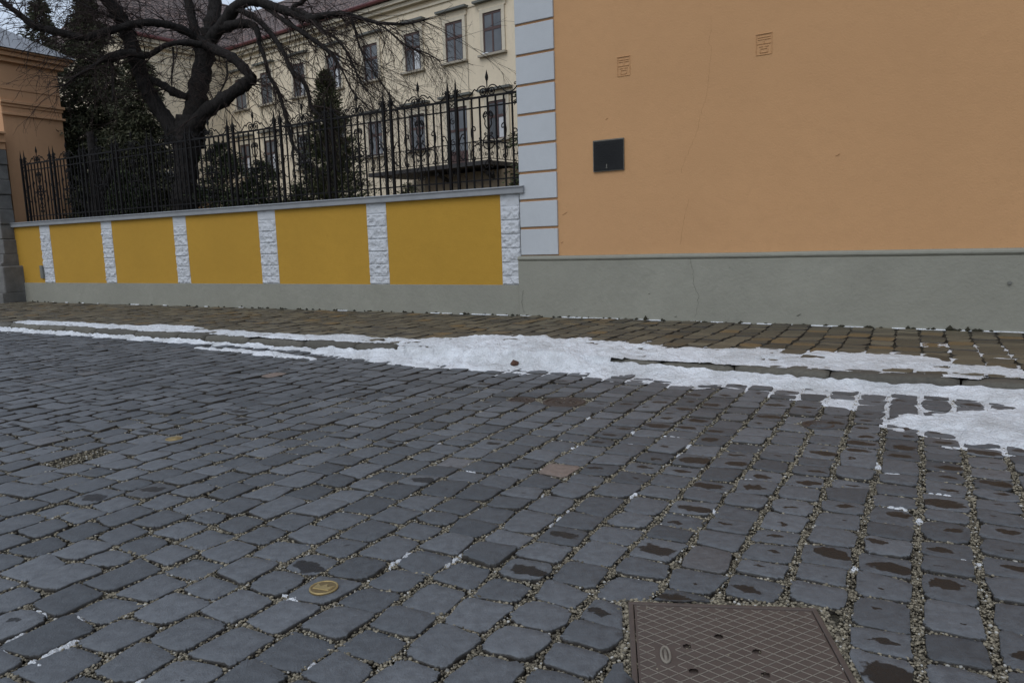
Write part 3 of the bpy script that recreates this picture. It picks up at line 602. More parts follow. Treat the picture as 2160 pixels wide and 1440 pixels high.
for q in range(25):
    a = 2 * math.pi * q / 24; lp.append((hx_ + 0.013 * math.cos(a), hy_ + 0.043 * math.sin(a) , 0.001))
hb.tube(lp, 0.0042, 6, False); hb.box(hx_ - 0.005, hx_ + 0.005, hy_ - 0.038, hy_ + 0.036, -0.004, 0.001)
hb.build('lifting_handle', M['tread'], hat, True)
for k, (nm, lb) in enumerate((('valve_cover', 'small round iron valve cover beside the larger round cover'), ('valve_cover', 'largest round rusty iron cover in the middle of the road'), ('valve_cover', 'small round iron cover just below the snow patch on the right'))):
    c, r = VALVES[k]; v = world_obj(nm, lb, 'valve cover', c, 0, 'round valve covers set in the road'); m = MB()
    pr = []
    m.disc((0, 0), r, -0.03, -0.004, 32).build('cover', M['rust2'], v)
    m = MB(); n = 36
    for ri, ro, z in ((r * 0.84, r, 0.002), (r * 0.52, r * 0.60, -0.001)):
        vs = [(q * math.cos(2 * math.pi * i / n), q * math.sin(2 * math.pi * i / n), zz) for q, zz in ((ri, -0.006), (ri, z), (ro, z), (ro, -0.02)) for i in range(n)]
        m.add(vs, [(k2 * n + i, k2 * n + (i + 1) % n, (k2 + 1) * n + (i + 1) % n, (k2 + 1) * n + i) for k2 in range(3) for i in range(n)])
    for a in range(8):
        ca_, sa_ = math.cos(a * math.pi / 4), math.sin(a * math.pi / 4); m.tube([(ca_ * r * 0.2, sa_ * r * 0.2, -0.004), (ca_ * r * 0.5, sa_ * r * 0.5, -0.004)], 0.006, 6)
    m.build('rim', M['rust2'], v, True)
for k, lb in enumerate(('round brass marker with a raised crown set into a grey sett', 'worn flat brass marker disc set into a sett farther up the road')):
    c = MARKPOS[k] if MARKPOS[k] is not None else MARK[k]; v = world_obj('brass_marker', lb, 'marker', c, -20, 'brass crown markers in the road'); r = 0.053
    v.location.z = 0.007
    MB().disc((0, 0), r, -0.012, 0.001, 40, r1=r * 0.98).build('disc', M['brassdark'], v)
    m = MB(); n = 40; vs = [(q * math.cos(2 * math.pi * i / n), q * math.sin(2 * math.pi * i / n), zz) for q, zz in ((r * 0.86, 0.0005), (r * 0.88, 0.003), (r * 0.97, 0.003), (r, 0.0)) for i in range(n)]
    m.add(vs, [(k2 * n + i, k2 * n + (i + 1) % n, (k2 + 1) * n + (i + 1) % n, (k2 + 1) * n + i) for k2 in range(3) for i in range(n)]); m.build('rim', M['brass'], v, True)
    cr = [(-0.036, -0.02), (0.033, -0.02), (0.038, 0.018), (0.017, -0.0005), (0.002, 0.022), (-0.014, -0.0005), (-0.037, 0.018)]
    m = MB(); n = len(cr); vs = [(x, y, 0.0005) for x, y in cr] + [(x * 0.93, y * 0.93, 0.0042) for x, y in cr]
    m.add(vs, [(i, (i + 1) % n, n + (i + 1) % n, n + i) for i in range(n)] + [tuple(range(n, 2 * n))]); m.build('crown_emblem', M['brass'], v)

# ------------------------------------------------------------------ orange house on the right
oh = thing('orange_house', 'large orange plastered house with white corner blocks and a grey plinth', 'house', OF)
PT = 0.985; XR, ZT, YB = 13.0, 7.6, 9.0
m = MB(); m.box(0.02, XR, 0, YB, PT - 0.01, ZT); m.build('wall', M['orange'], oh)
n = 90; m = MB()   # plinth with a soft roll moulding on top, gently uneven
prof_ = [(0.2, -0.1), (-0.045, -0.1), (-0.045, 0.3), (-0.045, 0.6), (-0.045, PT - 0.075), (-0.038, PT - 0.062), (-0.052, PT - 0.052), (-0.066, PT - 0.034), (-0.064, PT - 0.012), (-0.05, PT + 0.002), (-0.02, PT + 0.012), (0.2, PT + 0.012)]
vs = []
for i in range(n + 1):
    x = -0.03 + (XR + 0.03) * i / n; w_ = (fbm(np.array([x * 0.9]), np.array([2.0]), 3)[0] - 0.45) * 0.02
    vs += [(x, y + (w_ if y < 0 else 0), z + (w_ * 0.5 if z > 0.5 else 0)) for y, z in prof_]
k_ = len(prof_); m.add(vs, [(i * k_ + q, (i + 1) * k_ + q, (i + 1) * k_ + q + 1, i * k_ + q + 1)[::-1] for i in range(n) for q in range(k_ - 1)] + [tuple(range(k_))]); m.build('plinth', M['grey'], oh)
zj = [1.005, 1.405, 1.81, 2.21, 2.615, 3.037, 3.45, 3.867, 4.29, 4.7, 5.11, 5.52, 5.93, 6.34, 6.75, 7.16, 7.56]
for i in range(len(zj) - 1):
    m = MB(); m.box(0.018, 0.648, -0.03, 0.3, zj[i] + 0.02 + (0.0 if i else -0.012), zj[i + 1] - 0.016); m.build('quoin_block', M['white'], oh, bevel=0.006)
m = MB(); m.box(0.019, 0.640, -0.004, 0.01, PT + 0.02, zj[-1]); m.build('quoin_backing', M['groove'], oh)
m = MB(); m.prism([(-0.5, ZT + 0.3), (-0.5, ZT + 0.2), (-0.2, ZT), (YB + 0.4, ZT), (YB + 0.4, ZT + 0.3)], -0.4, XR + 0.3); m.build('cornice', M['white'], oh)
m = MB(); m.prism([(-0.45, ZT + 0.3), (YB / 2, ZT + 3.8), (YB + 0.4, ZT + 0.3)], -0.38, XR + 0.28); m.build('roof', M['tiles'], oh)
def crack(px, w0, mat, off):
    m = MB(); P = [OF.px(x, y, off) for x, y in px]; vs = []; pp = []
    for (xa, za), (xb, zb) in zip(P[:-1], P[1:]):
        k = max(2, int(abs(zb - za) / 0.025))
        for q in range(k): t = q / k; pp.append((xa + (xb - xa) * t + random.gauss(0, 0.006), za + (zb - za) * t))
    for i, (x, z) in enumerate(pp):
        w = w0 * (0.35 + random.random()); vs += [(x - w, off - 0.0006, z), (x + w, off - 0.0006, z)]
    m.add(vs, [(2 * i, 2 * i + 1, 2 * i + 3, 2 * i + 2) for i in range(len(pp) - 1)]); m.build('crack', mat, oh)
crack([(1499, 35), (1500, 60), (1496, 90), (1500, 110), (1497, 140), (1492, 190), (1487, 215), (1478, 240), (1470, 280), (1452, 320), (1440, 350), (1437, 370)], 0.0016, M['crack'], 0.0)
crack([(1452, 420), (1447, 445), (1440, 480), (1434, 520)], 0.0018, M['crack'], 0.0)
crack([(1456, 545), (1462, 575), (1463, 600), (1474, 625), (1470, 655), (1463, 674)], 0.0022, M['crackgrey'], -0.047)
crack([(1104, 612), (1101, 630), (1103, 652), (1108, 664)], 0.003, M['crackgrey'], -0.047)
for x, y, ln in ((1186, 454, 14), (1183, 513, 7), (1277, 253, 7), (1762, 330, 9), (1370, 620, 5), (1682, 665, 8), (1425, 668, 6)):
    a, z = OF.px(x, y, 0); off = 0 if y < 535 else -0.047; m = MB(); m.tube([(a, off - 0.001, z), (a + ln * 0.0035, off - 0.002, z + ln * 0.0016), (a + ln * 0.006, off - 0.001, z + ln * 0.003)], [0.002, 0.005, 0.002], 6); m.build('plaster_chip', M['crack'] if off == 0 else M['crackgrey'], oh)
# two incised-looking relief marks
for px0, px1, lay in ((((1302, 121), (1329, 117)), ((1303, 163), (1328, 159)), 0), (((1595, 73), (1629, 67)), ((1596, 118.6), (1628.3, 114.2)), 1)):
    x0, zt = OF.px(*px0[0]); x1 = OF.px(*px0[1])[0]; zb = OF.px(*px1[0])[1]; m = MB(); w = x1 - x0; h = zt - zb; t = 0.008; d = -0.008
    m.box(x0, x1, d - 0.004, 0.002, zt - t * 1.6, zt); m.box(x0, x0 + t, d, 0.002, zb, zt - t * 1.6); m.box(x1 - t, x1, d, 0.002, zb, zt - t * 1.6); m.box(x0 + t, x1 - t, d, 0.002, zb, zb + t)
    for fz, xa, xb in ((0.80, 0.1, 0.9), (0.70, 0.1, 0.9), (0.50, 0.05, 0.95), (0.38, 0.2, 0.45), (0.38, 0.55, 0.8), (0.28, 0.28, 0.72), (0.10, 0.25, 0.75)): m.box(x0 + w * xa, x0 + w * xb, d, 0.002, zb + h * fz, zb + h * fz + t * 0.9)
    m.box(x0 + w * 0.46, x0 + w * 0.54, d, 0.002, zb + h * 0.53, zb + h * 0.69); m.box(x0 + w * 0.24, x0 + w * 0.30, d, 0.002, zb + h * 0.13, zb + h * 0.28); m.box(x0 + w * 0.70, x0 + w * 0.76, d, 0.002, zb + h * 0.13, zb + h * 0.28)
    m.build('relief_mark', M['orange'], oh, bevel=0.003)
a, z = OF.px(2129.5, 597, -0.05); m = MB(); m.tube([(a, -0.03, z), (a, -0.075, z)], 0.012, 10); m.tube([(a, -0.05, z), (a, -0.056, z)], 0.022, 10); m.build('bolt', M['boxgrey'], oh)
pl = thing('wall_plaque', 'small black bronze plaque with a corroded rim on the orange wall', 'plaque', OF); a0, a1, c0, c1 = 1.234, 1.695, 2.140, 2.566
MB().box(a0, a1, -0.028, -0.002, c0, c1).build('backing', M['verd'], pl, bevel=0.004)
MB().box(a0 + 0.015, a1 - 0.006, -0.036, -0.0285, c0 + 0.012, c1 - 0.018).build('plate', M['plate'], pl, bevel=0.003)
PLO = bpy.data.objects['plate']
for r_ in range(9):
    m = MB(); x = a0 + 0.06 + random.uniform(0, 0.03); z = c1 - 0.075 - r_ * 0.031; xe = a1 - 0.06 - random.uniform(0, 0.05); m.box(x, xe, -0.0365, -0.0355, z + 0.001, z + 0.009)
    while x < xe - 0.02: w = random.uniform(0.006, 0.02); m.box(x, x + w, -0.0388, -0.0364, z, z + 0.010); x += w + random.uniform(0.004, 0.01)
    m.build('raised_lettering', M['plate'], PLO)
ax_, az_ = (a0 + a1) / 2 - 0.02, c0 + 0.045; m = MB(); m.box(ax_ - 0.006, ax_ + 0.008, -0.0395, -0.0355, az_, az_ + 0.05); m.box(ax_ - 0.014, ax_ + 0.016, -0.0392, -0.0356, az_ - 0.006, az_ - 0.0005); m.build('emblem', M['verd'], PLO)

# ------------------------------------------------------------------ yellow garden wall
XL = -14.5
gw = thing('garden_wall', 'low yellow garden wall with white rock-faced strips and a grey coping', 'wall', YF)
MB().box(XL, -0.035, -0.022, 0.3, -0.1, 0.562).build('plinth', M['grey'], gw, bevel=0.006)
PIL = [(-13.255, -12.817), (-10.726, -10.331), (-8.19, -7.778), (-5.662, -5.201), (-2.99, -2.561), (-0.336, -0.004)]
WT = 1.925
xs = [XL] + [v for p in PIL for v in p]; pan = [(xs[i], xs[i + 1]) for i in range(0, len(xs) - 1, 2)]
MB().box(XL, 0.01, 0.02, 0.3, 0.55, WT).build('core', M['grey'], gw)
for a, b in pan: MB().box(a, b, -0.004, 0.03, 0.5625, WT).build('panel', M['yellow'], gw)
zs = np.linspace(WT, 0.565, 7); zs = [WT, 1.745, 1.535, 1.325, 1.115, 0.90, 0.695, 0.564]
for pi, (a, b) in enumerate(PIL):
    V = []; Q = []; nb_ = 0
    for k in range(len(zs) - 1):
        zt, zb = zs[k] - 0.006, zs[k + 1] + 0.006; nx_, nz_ = 26, 14; gx = np.linspace(a + 0.002, b - 0.002, nx_); gz = np.linspace(zb, zt, nz_); XX, ZZ = np.meshgrid(gx, gz, indexing='ij')
        ed = np.minimum(np.minimum((XX - a) / 0.012, (b - XX) / 0.012), np.minimum((ZZ - zb) / 0.012, (zt - ZZ) / 0.012)); ed = np.clip(ed, 0, 1)
        nz1 = fbm(XX * 16 + 70 + pi * 7 + k * 3.3, ZZ * 16 + 90 + k, 4); nz2 = np.abs(fbm(XX * 9 + 30 + pi * 5, ZZ * 9 + k * 7.7 + 20, 3) - 0.45)
        YY = -0.004 - ed * (0.012 + (nz1 - 0.3) * 0.028 + (0.09 - nz2) * 0.095) * (0.35 if k == 0 else 1)
        V.append(np.stack([XX, YY, ZZ], 2).reshape(-1, 3)); I = np.arange(nx_ * nz_).reshape(nx_, nz_) + nb_
        Q.append(np.stack([I[:-1, :-1], I[1:, :-1], I[1:, 1:], I[:-1, 1:]], 2).reshape(-1, 4)); nb_ += nx_ * nz_
    V.append(np.array([(a, -0.003, zs[-1]), (b, -0.003, zs[-1]), (b, -0.003, WT), (a, -0.003, WT)])); Q.append(np.array([(nb_, nb_ + 1, nb_ + 2, nb_ + 3)]))
    npmesh('rock_faced_strip', np.concatenate(V), np.concatenate(Q), None, M['rockwhite'], False, None, gw)
m = MB(); cp = [(0.02, WT + 0.0), (-0.075, WT + 0.0), (-0.078, WT + 0.012), (-0.085, WT + 0.085), (-0.105, WT + 0.088), (-0.105, WT + 0.103), (0.10, WT + 0.125), (0.36, WT + 0.105), (0.36, WT)]
m.prism(cp, XL - 0.06, 0.105); m.build('coping', M['coping'], gw, bevel=0.003)
x0, z0 = YF.px(86, 560, -0.01); x1, z1 = YF.px(95.5, 587, -0.01)
ub = thing('junction_box', 'small grey metal box low on the yellow wall beside the first white strip', 'box', YF); MB().box(x0, x1 - 0.01, -0.05, -0.0045, z1, z0).build('body', M['boxgrey'], ub, bevel=0.006); MB().box(x0 + 0.02, x1 - 0.03, -0.054, -0.0495, z1 + 0.03, z0 - 0.03).build('lid', M['boxgrey'], ub, bevel=0.004)
# moss and crumbs in the crease below the walls
mo = MB()
for _ in range(120):
    x = random.choice([random.uniform(-14.3, 6.6), random.uniform(-8, 6.6)]); yy = (-0.028 if x < -0.03 else -0.055 - 0.036 * x); w_ = random.uniform(0.01, 0.045); h_ = random.uniform(0.008, 0.02) * (1 if random.random() < 0.93 else 2.2); c = YF.w(x, yy)
    mo.tube([c + YF.X * -w_ + np.array([0, 0, PAV]), c + np.array([0, 0, PAV + h_ * 0.6]), c + YF.X * w_ + np.array([0, 0, PAV])], [h_ * 0.4, h_, h_ * 0.3], 6)
tag(mo.build('moss', M['moss'], None, True), 'dark moss and crumbs in the crease at the foot of the walls', 'moss', kind='stuff')

# ------------------------------------------------------------------ wrought iron fence on the wall
fe = thing('iron_fence', 'black wrought iron fence with scrolls and spear tips on top of the yellow wall', 'fence', YF)
FY = 0.12; ZB, Z1, Z2, Z3 = 2.03, 2.17, 3.26, 3.41
posts = [0.075, -1.231, -2.533, -3.836, -5.105, -6.386, -7.64, -8.89, -10.13, -11.37, -12.608, -13.879]
def spiral(cx, cz, r, turns, a0, sg, n=26, r1=0.12):
    out = []
    for i in range(n + 1):
        t = i / n; rr_ = r * (1 - t * (1 - r1)); a = a0 + sg * t * turns * 2 * math.pi; out.append((cx + rr_ * math.cos(a), 0, cz + rr_ * math.sin(a)))
    return out
def curve(P, k=7):
    P = [np.array(p, float) for p in P]; P = [2 * P[0] - P[1]] + P + [2 * P[-1] - P[-2]]; out = []
    for i in range(1, len(P) - 2):
        for q in range(k):
            t = q / k; a, b, c, d = P[i - 1], P[i], P[i + 1], P[i + 2]; out.append(0.5 * ((2 * b) + (c - a) * t + (2 * a - 5 * b + 4 * c - d) * t * t + (3 * b - a - 3 * c + d) * t ** 3))
    out.append(P[-2]); return out
def c2(pts): return curve([(x, 0, z) for x, z in pts])
W2 = 0.57      # half the clear width of a panel
trail = MB(); trail.box(-W2, W2, -0.015, 0.015, Z3 - 0.015, Z3 + 0.015); rail = MB(); rail.box(-W2, W2, -0.010, 0.010, -0.010, 0.010)
bar = MB(); bar.box(-0.0112, 0.0112, -0.0112, 0.0112, ZB, Z3 - 0.016)
scr = MB(); rs = 0.0095
for s in (-1, 1):
    f = lambda pts: [(s * x, y, z) for x, y, z in pts]
    g = lambda pts: c2([(s * x, z) for x, z in pts])
    scr.tube(f(spiral(0.048, 3.13, 0.036, 1.3, R(160), -1)), rs, 5); scr.tube(g([(0.008, 3.16), (0.05, 3.185), (0.088, 3.13), (0.055, 3.06), (0.06, 3.0), (0.02, 2.93)]), rs, 5)
    scr.tube(f(spiral(0.055, 2.86, 0.024, 1.2, R(250), 1)), rs * 0.8, 5)
    # S scrolls leaving the medallion
    scr.tube(g([(0.12, 2.78), (0.15, 2.745), (0.22, 2.735), (0.29, 2.79), (0.315, 2.90), (0.29, 2.985), (0.245, 2.975), (0.24, 2.93), (0.268, 2.925)]), rs, 5)
    scr.tube(f(spiral(0.148, 2.80, 0.026, 1.25, R(270), 1)), rs * 0.8, 5)
    scr.tube(g([(0.11, 2.69), (0.18, 2.715), (0.27, 2.69), (0.325, 2.60), (0.315, 2.50), (0.27, 2.475), (0.25, 2.515), (0.275, 2.53)]), rs, 5)
    scr.tube(f(spiral(0.16, 2.63, 0.026, 1.25, R(90), -1)), rs * 0.8, 5)
    scr.tube(g([(0.55, 2.62), (0.545, 2.76), (0.49, 2.88), (0.435, 2.885), (0.42, 2.835), (0.45, 2.82), (0.46, 2.845)]), rs, 5)
    scr.tube(g([(0.55, 2.68), (0.54, 2.58), (0.49, 2.515), (0.44, 2.53), (0.45, 2.57)]), rs, 5)
    scr.tube(f(spiral(0.05, 2.56, 0.03, 1.2, R(90), -1)), rs * 0.8, 5); scr.tube(g([(0.01, 2.50), (0.05, 2.45), (0.085, 2.40), (0.06, 2.35), (0.03, 2.37)]), rs * 0.8, 5); scr.tube(f(spiral(0.045, 2.27, 0.034, 1.3, R(90), -1)), rs * 0.8, 5)
ring = [(0.102 * math.cos(2 * math.pi * i / 28), 0, 2.73 + 0.102 * math.sin(2 * math.pi * i / 28)) for i in range(29)]
scr.tube(ring, 0.0095, 6, False); scr.tube([(-0.1, 0, 2.73), (-0.05, 0, 2.73), (0, 0, 2.73), (0.05, 0, 2.73), (0.1, 0, 2.73)], [0.006, 0.02, 0.012, 0.02, 0.006], 6)
scr.tube([(0, 0, 2.60), (0, 0, 2.67), (0, 0, 2.73), (0, 0, 2.79), (0, 0, 2.90)], [0.02, 0.026, 0.014, 0.026, 0.016], 6); scr.tube([(0, 0, 2.40), (0, 0, 2.45), (0, 0, 2.60)], [0.01, 0.02, 0.022], 6)
crest = MB()
for s in (-1, 1):
    g = lambda pts: c2([(s * x, z) for x, z in pts]); cx, cz = 0.078 * s, Z3 + 0.068
    crest.tube([(cx + 0.052 * math.cos(2 * math.pi * i / 20), 0, cz + 0.052 * math.sin(2 * math.pi * i / 20)) for i in range(21)], 0.0095, 5, False)
    for q in range(5): a = 2 * math.pi * q / 5 + 0.3; crest.tube([(cx, 0, cz), (cx + 0.016 * math.cos(a), 0, cz + 0.016 * math.sin(a)), (cx + 0.034 * math.cos(a), 0, cz + 0.034 * math.sin(a))], [0.006, 0.011, 0.004], 5)
    crest.tube(g([(0.012, Z3 + 0.09), (0.05, Z3 + 0.145), (0.11, Z3 + 0.155), (0.16, Z3 + 0.13), (0.19, Z3 + 0.095)]), 0.0095, 5); crest.tube([(s * 0.19, 0, Z3 + 0.095), (s * 0.225, 0, Z3 + 0.125)], 0.0095, 5)
    crest.tube(g([(0.225, Z3 + 0.125), (0.28, Z3 + 0.07), (0.335, Z3 + 0.025), (0.40, Z3 + 0.018), (0.47, Z3 + 0.04), (0.525, Z3 + 0.10), (0.535, Z3 + 0.17)]), 0.0095, 5); crest.tube([(s * x, 0, z) for x, _, z in spiral(0.492, Z3 + 0.125, 0.026, 1.2, R(0), 1)], 0.006, 5)
fin = MB(); fin.tube([(0, 0, Z3), (0, 0, Z3 + 0.16), (0, 0, Z3 + 0.225), (0, 0, Z3 + 0.235), (0, 0, Z3 + 0.275), (0, 0, Z3 + 0.385)], [0.0085, 0.0085, 0.011, 0.018, 0.027, 0.0015], 6); fin.tube([(0, 0, Z3 + 0.06), (0, 0, Z3 + 0.09), (0, 0, Z3 + 0.12)], [0.01, 0.02, 0.01], 6)
post = MB(); post.box(-0.021, 0.021, -0.021, 0.021, ZB - 0.02, Z3 + 0.12); post.tube([(0, 0, Z3 + 0.12), (0, 0, Z3 + 0.14), (0, 0, Z3 + 0.165), (0, 0, Z3 + 0.34)], [0.02, 0.028, 0.02, 0.0015], 6)
post.tube([(0, 0, Z3 + 0.10), (0, 0, Z3 + 0.12), (0, 0, Z3 + 0.135)], [0.02, 0.031, 0.02], 8)
for s in (-1, 1): post.tube(c2([(s * 0.014, Z3 + 0.02), (s * 0.035, Z3 + 0.06), (s * 0.05, Z3 + 0.12), (s * 0.035, Z3 + 0.155), (s * 0.03, Z3 + 0.13)]), 0.006, 5)
scl = MB(); scl.tube([(x, 0, z) for x, _, z in spiral(0, 0, 0.05, 1.3, R(90), 1)], 0.007, 5)
brc = MB(); brc.tube([(-0.06, 0, -0.045), (0.06, 0, 0.045)], 0.008, 5)
clr = MB(); clr.box(-0.056, 0.056, -0.011, 0.011, -0.011, 0.011)
proto = {}
for nm, mb, sm in (('top_rail', trail, False), ('rail', rail, False), ('bar', bar, False), ('scrollwork', scr, True), ('crest', crest, True), ('finial', fin, False), ('post', post, False), ('scroll', scl, True), ('brace', brc, False), ('collar', clr, False)): proto[nm] = mb.build(nm, M['iron'], fe, sm)
first = set(proto)
def inst(nm, parent, loc, sx=1.0):
    if nm in first: o = proto[nm]; first.discard(nm); o.parent = parent
    else: o = copy_obj(proto[nm], parent)
    o.location = loc; o.scale = (sx, 1, 1); return o
for i, p in enumerate(posts):
    for s in (-0.076, 0.076):
        if p + s < 0.02: po_ = inst('post', fe, (p + s, FY, 0))
    if p < 0:
        for zc in (2.30, 2.62, 2.78, 3.10, 3.485): inst('scroll', po_, (-0.076, 0, zc))
        inst('brace', po_, (-0.076, 0, 3.345)); inst('brace', po_, (-0.076, 0, 3.345), -1)
        for zc in (2.17, 3.26, 3.415): inst('collar', po_, (-0.076, 0, zc))
    if i:
        c = (posts[i - 1] + p) / 2; sx = (posts[i - 1] - p) / 1.30
        r_ = inst('top_rail', fe, (c, FY, 0), sx); inst('rail', r_, (0, 0, Z2)); inst('rail', r_, (0, 0, Z1))
        xs_ = [-0.43, -0.287, -0.143, 0.0, 0.143, 0.287, 0.43]
        if i == 1: inst('scrollwork', r_, (0, 0, 0))
        else: inst('scrollwork', r_, (0, 0, 0))
        for x in xs_: inst('bar', r_, (x, 0, 0))
        inst('crest', r_, (0, 0, 0)); inst('finial', r_, (0, 0, 0))

# ------------------------------------------------------------------ gatehouse and stone pier at the left end
gh = thing('gatehouse', 'orange gatehouse with mouldings and a grey sheet roof at the left end of the wall', 'house', YF)
GXF = -14.62
yR, _ = YF.pxX(140, 330, GXF); zE = YF.pxX(118, 127, GXF)[1]
def gz(x, y): return YF.pxX(x, y, GXF)[1]
m = MB(); m.box(GXF - 7, GXF, 0.15, yR, -0.1, zE - 0.05); m.build('wall', M['orange2'], gh)
def band(z0, z1, d, nm='moulding'):
    m = MB(); m.box(GXF + 0.002, GXF + d, 0.12, yR + d, z0, z1); m.box(GXF - 7, GXF + 0.0015, yR + 0.002, yR + d, z0, z1); m.build(nm, M['orange2'], gh, bevel=0.01)
zc = [gz(118, v) for v in (131, 140, 150, 158)]
band(zc[0], zE, 0.30, 'cornice'); band(zc[1], zc[0] - 0.004, 0.22, 'cornice'); band(zc[2], zc[1] - 0.004, 0.12, 'cornice')
zz_ = [gz(122, v) for v in (203, 226, 232, 238, 250, 255)]
band(zz_[0] - 0.012, zz_[0] + 0.012, 0.02); band(zz_[2], zz_[1], 0.07); band(zz_[3], zz_[2] - 0.003, 0.03); band(zz_[5], zz_[4], 0.06)
m = MB(); hz = zE + 1.25; e = 0.36
m.add([(GXF + e, -0.2, zE), (GXF + e, yR + e, zE), (GXF - 7.4, yR + e, zE), (GXF - 7.4, -0.2, zE), (GXF - 2.2, 0.9, hz), (GXF - 2.2, yR - 2.0 if yR > 4 else yR * 0.6, hz), (GXF - 5, yR - 2.0 if yR > 4 else yR * 0.6, hz), (GXF - 5, 0.9, hz)],
      [(0, 1, 5, 4), (1, 2, 6, 5), (2, 3, 7, 6), (3, 0, 4, 7), (4, 5, 6, 7), (3, 2, 1, 0)])
m.build('roof', M['slate'], gh)
sp_ = thing('stone_pier', 'weathered grey stone gate pier with stepped base at the left edge', 'pier', YF)
PX = [YF.px(x, y, 0.0) for x, y in ((58, 636), (49, 562), (39, 543), (29, 470), (9, 300))]
bt = MB(); bt.box(-16.6, PX[0][0], -0.55, 0.03, -0.05, YF.px(50, 618, -0.4)[1]); bt.build('foot', M['stone'], sp_, bevel=0.02)
zb1 = YF.px(50, 618, -0.4)[1]; zb2 = YF.px(44, 561, -0.35)[1]; zb3 = YF.px(36, 535, -0.3)[1]
MB().box(-16.6, PX[1][0], -0.47, 0.03, zb1 - 0.01, zb2).build('base', M['stone'], sp_, bevel=0.03)
m = MB(); m.prism([(0.03, zb2 - 0.01), (-0.42, zb2 - 0.01), (-0.42, zb2 + 0.06), (-0.36, zb2 + 0.10), (-0.34, zb3), (0.03, zb3)], -16.6, PX[2][0]); m.build('base_moulding', M['stone'], sp_, bevel=0.015)
z = zb3; k = 0
while z < YF.px(20, 290, -0.25)[1] - 0.2:
    h = 0.36; MB().box(-16.6, (PX[3][0] + PX[4][0]) / 2 - (0.03 if k % 2 else 0), -0.30, 0.03, z + 0.004, z + h - 0.006).build('ashlar_block', M['stone'], sp_, bevel=0.018); z += h; k += 1
m = MB(); m.box(-16.6, PX[3][0] + 0.0, -0.32, 0.03, z, z + 0.16); m.box(-16.6, PX[3][0] + 0.06, -0.42, 0.03, z + 0.161, z + 0.21); m.box(-16.6, PX[3][0] + 0.02, -0.36, 0.03, z + 0.212, z + 0.36); m.box(-16.6, PX[3][0] + 0.1, -0.50, 0.03, z + 0.362, z + 0.42); m.build('capital', M['orange2'], sp_, bevel=0.01)

# ------------------------------------------------------------------ far cream building
fb = thing('cream_building', 'long cream plastered building with a red tiled roof behind the garden', 'building', BF)
XI = -16.62; XE = 14.0; ZE = 10.86; ZRG = 15.34; WD = 6.0; YE = BF.pxX(240, 55, XI + 0.42)[0] + 0.42
HIPY = max(YE + 1.2, BF.pxX(266, 0, XI - WD)[0])
print('YE', YE, 'HIPY', HIPY)
MB().box(XI - 2 * WD, XE, 0, 2 * WD, 0, ZE - 0.15).build('main_wall', M['cream'], fb)
MB().box(XI - 2 * WD, XI, YE, -0.002, 0, ZE - 0.15).build('wing_wall', M['cream'], fb)
m = MB(); o_ = 0.42
m.add([(XI - 2 * WD - o_, YE - o_, ZE), (XI + o_, YE - o_, ZE), (XI + o_, -o_, ZE), (XE, -o_, ZE), (XE, WD, ZRG), (XI - WD, WD, ZRG), (XI - WD, HIPY, ZRG), (XE, 2 * WD + o_, ZE), (XI - 2 * WD - o_, 2 * WD + o_, ZE)],
      [(0, 1, 6), (1, 2, 5, 6), (2, 3, 4, 5), (0, 6, 5, 8), (8, 5, 4, 7), (3, 7, 4)])
m.build('roof', M['tiles'], fb)
g = MB(); g.tube([(XI + o_ + 0.02, YE - o_, ZE - 0.02), (XI + o_ + 0.02, -o_ - 0.03, ZE - 0.02), (XE, -o_ - 0.03, ZE - 0.02)], 0.085, 8); g.build('gutter', M['gutter'], fb)
for z0, z1, d in ((ZE - 0.26, ZE - 0.11, 0.36), (ZE - 0.40, ZE - 0.265, 0.22), (ZE - 0.62, ZE - 0.54, 0.07), (ZE - 1.05, ZE - 1.0, 0.04)):
    m = MB(); m.box(XI + d, XE, -d, -0.0025, z0, z1); m.box(XI + 0.0025, XI + d - 0.002, YE - d, -0.0025, z0, z1); m.build('cornice', M['creamtrim'], fb)
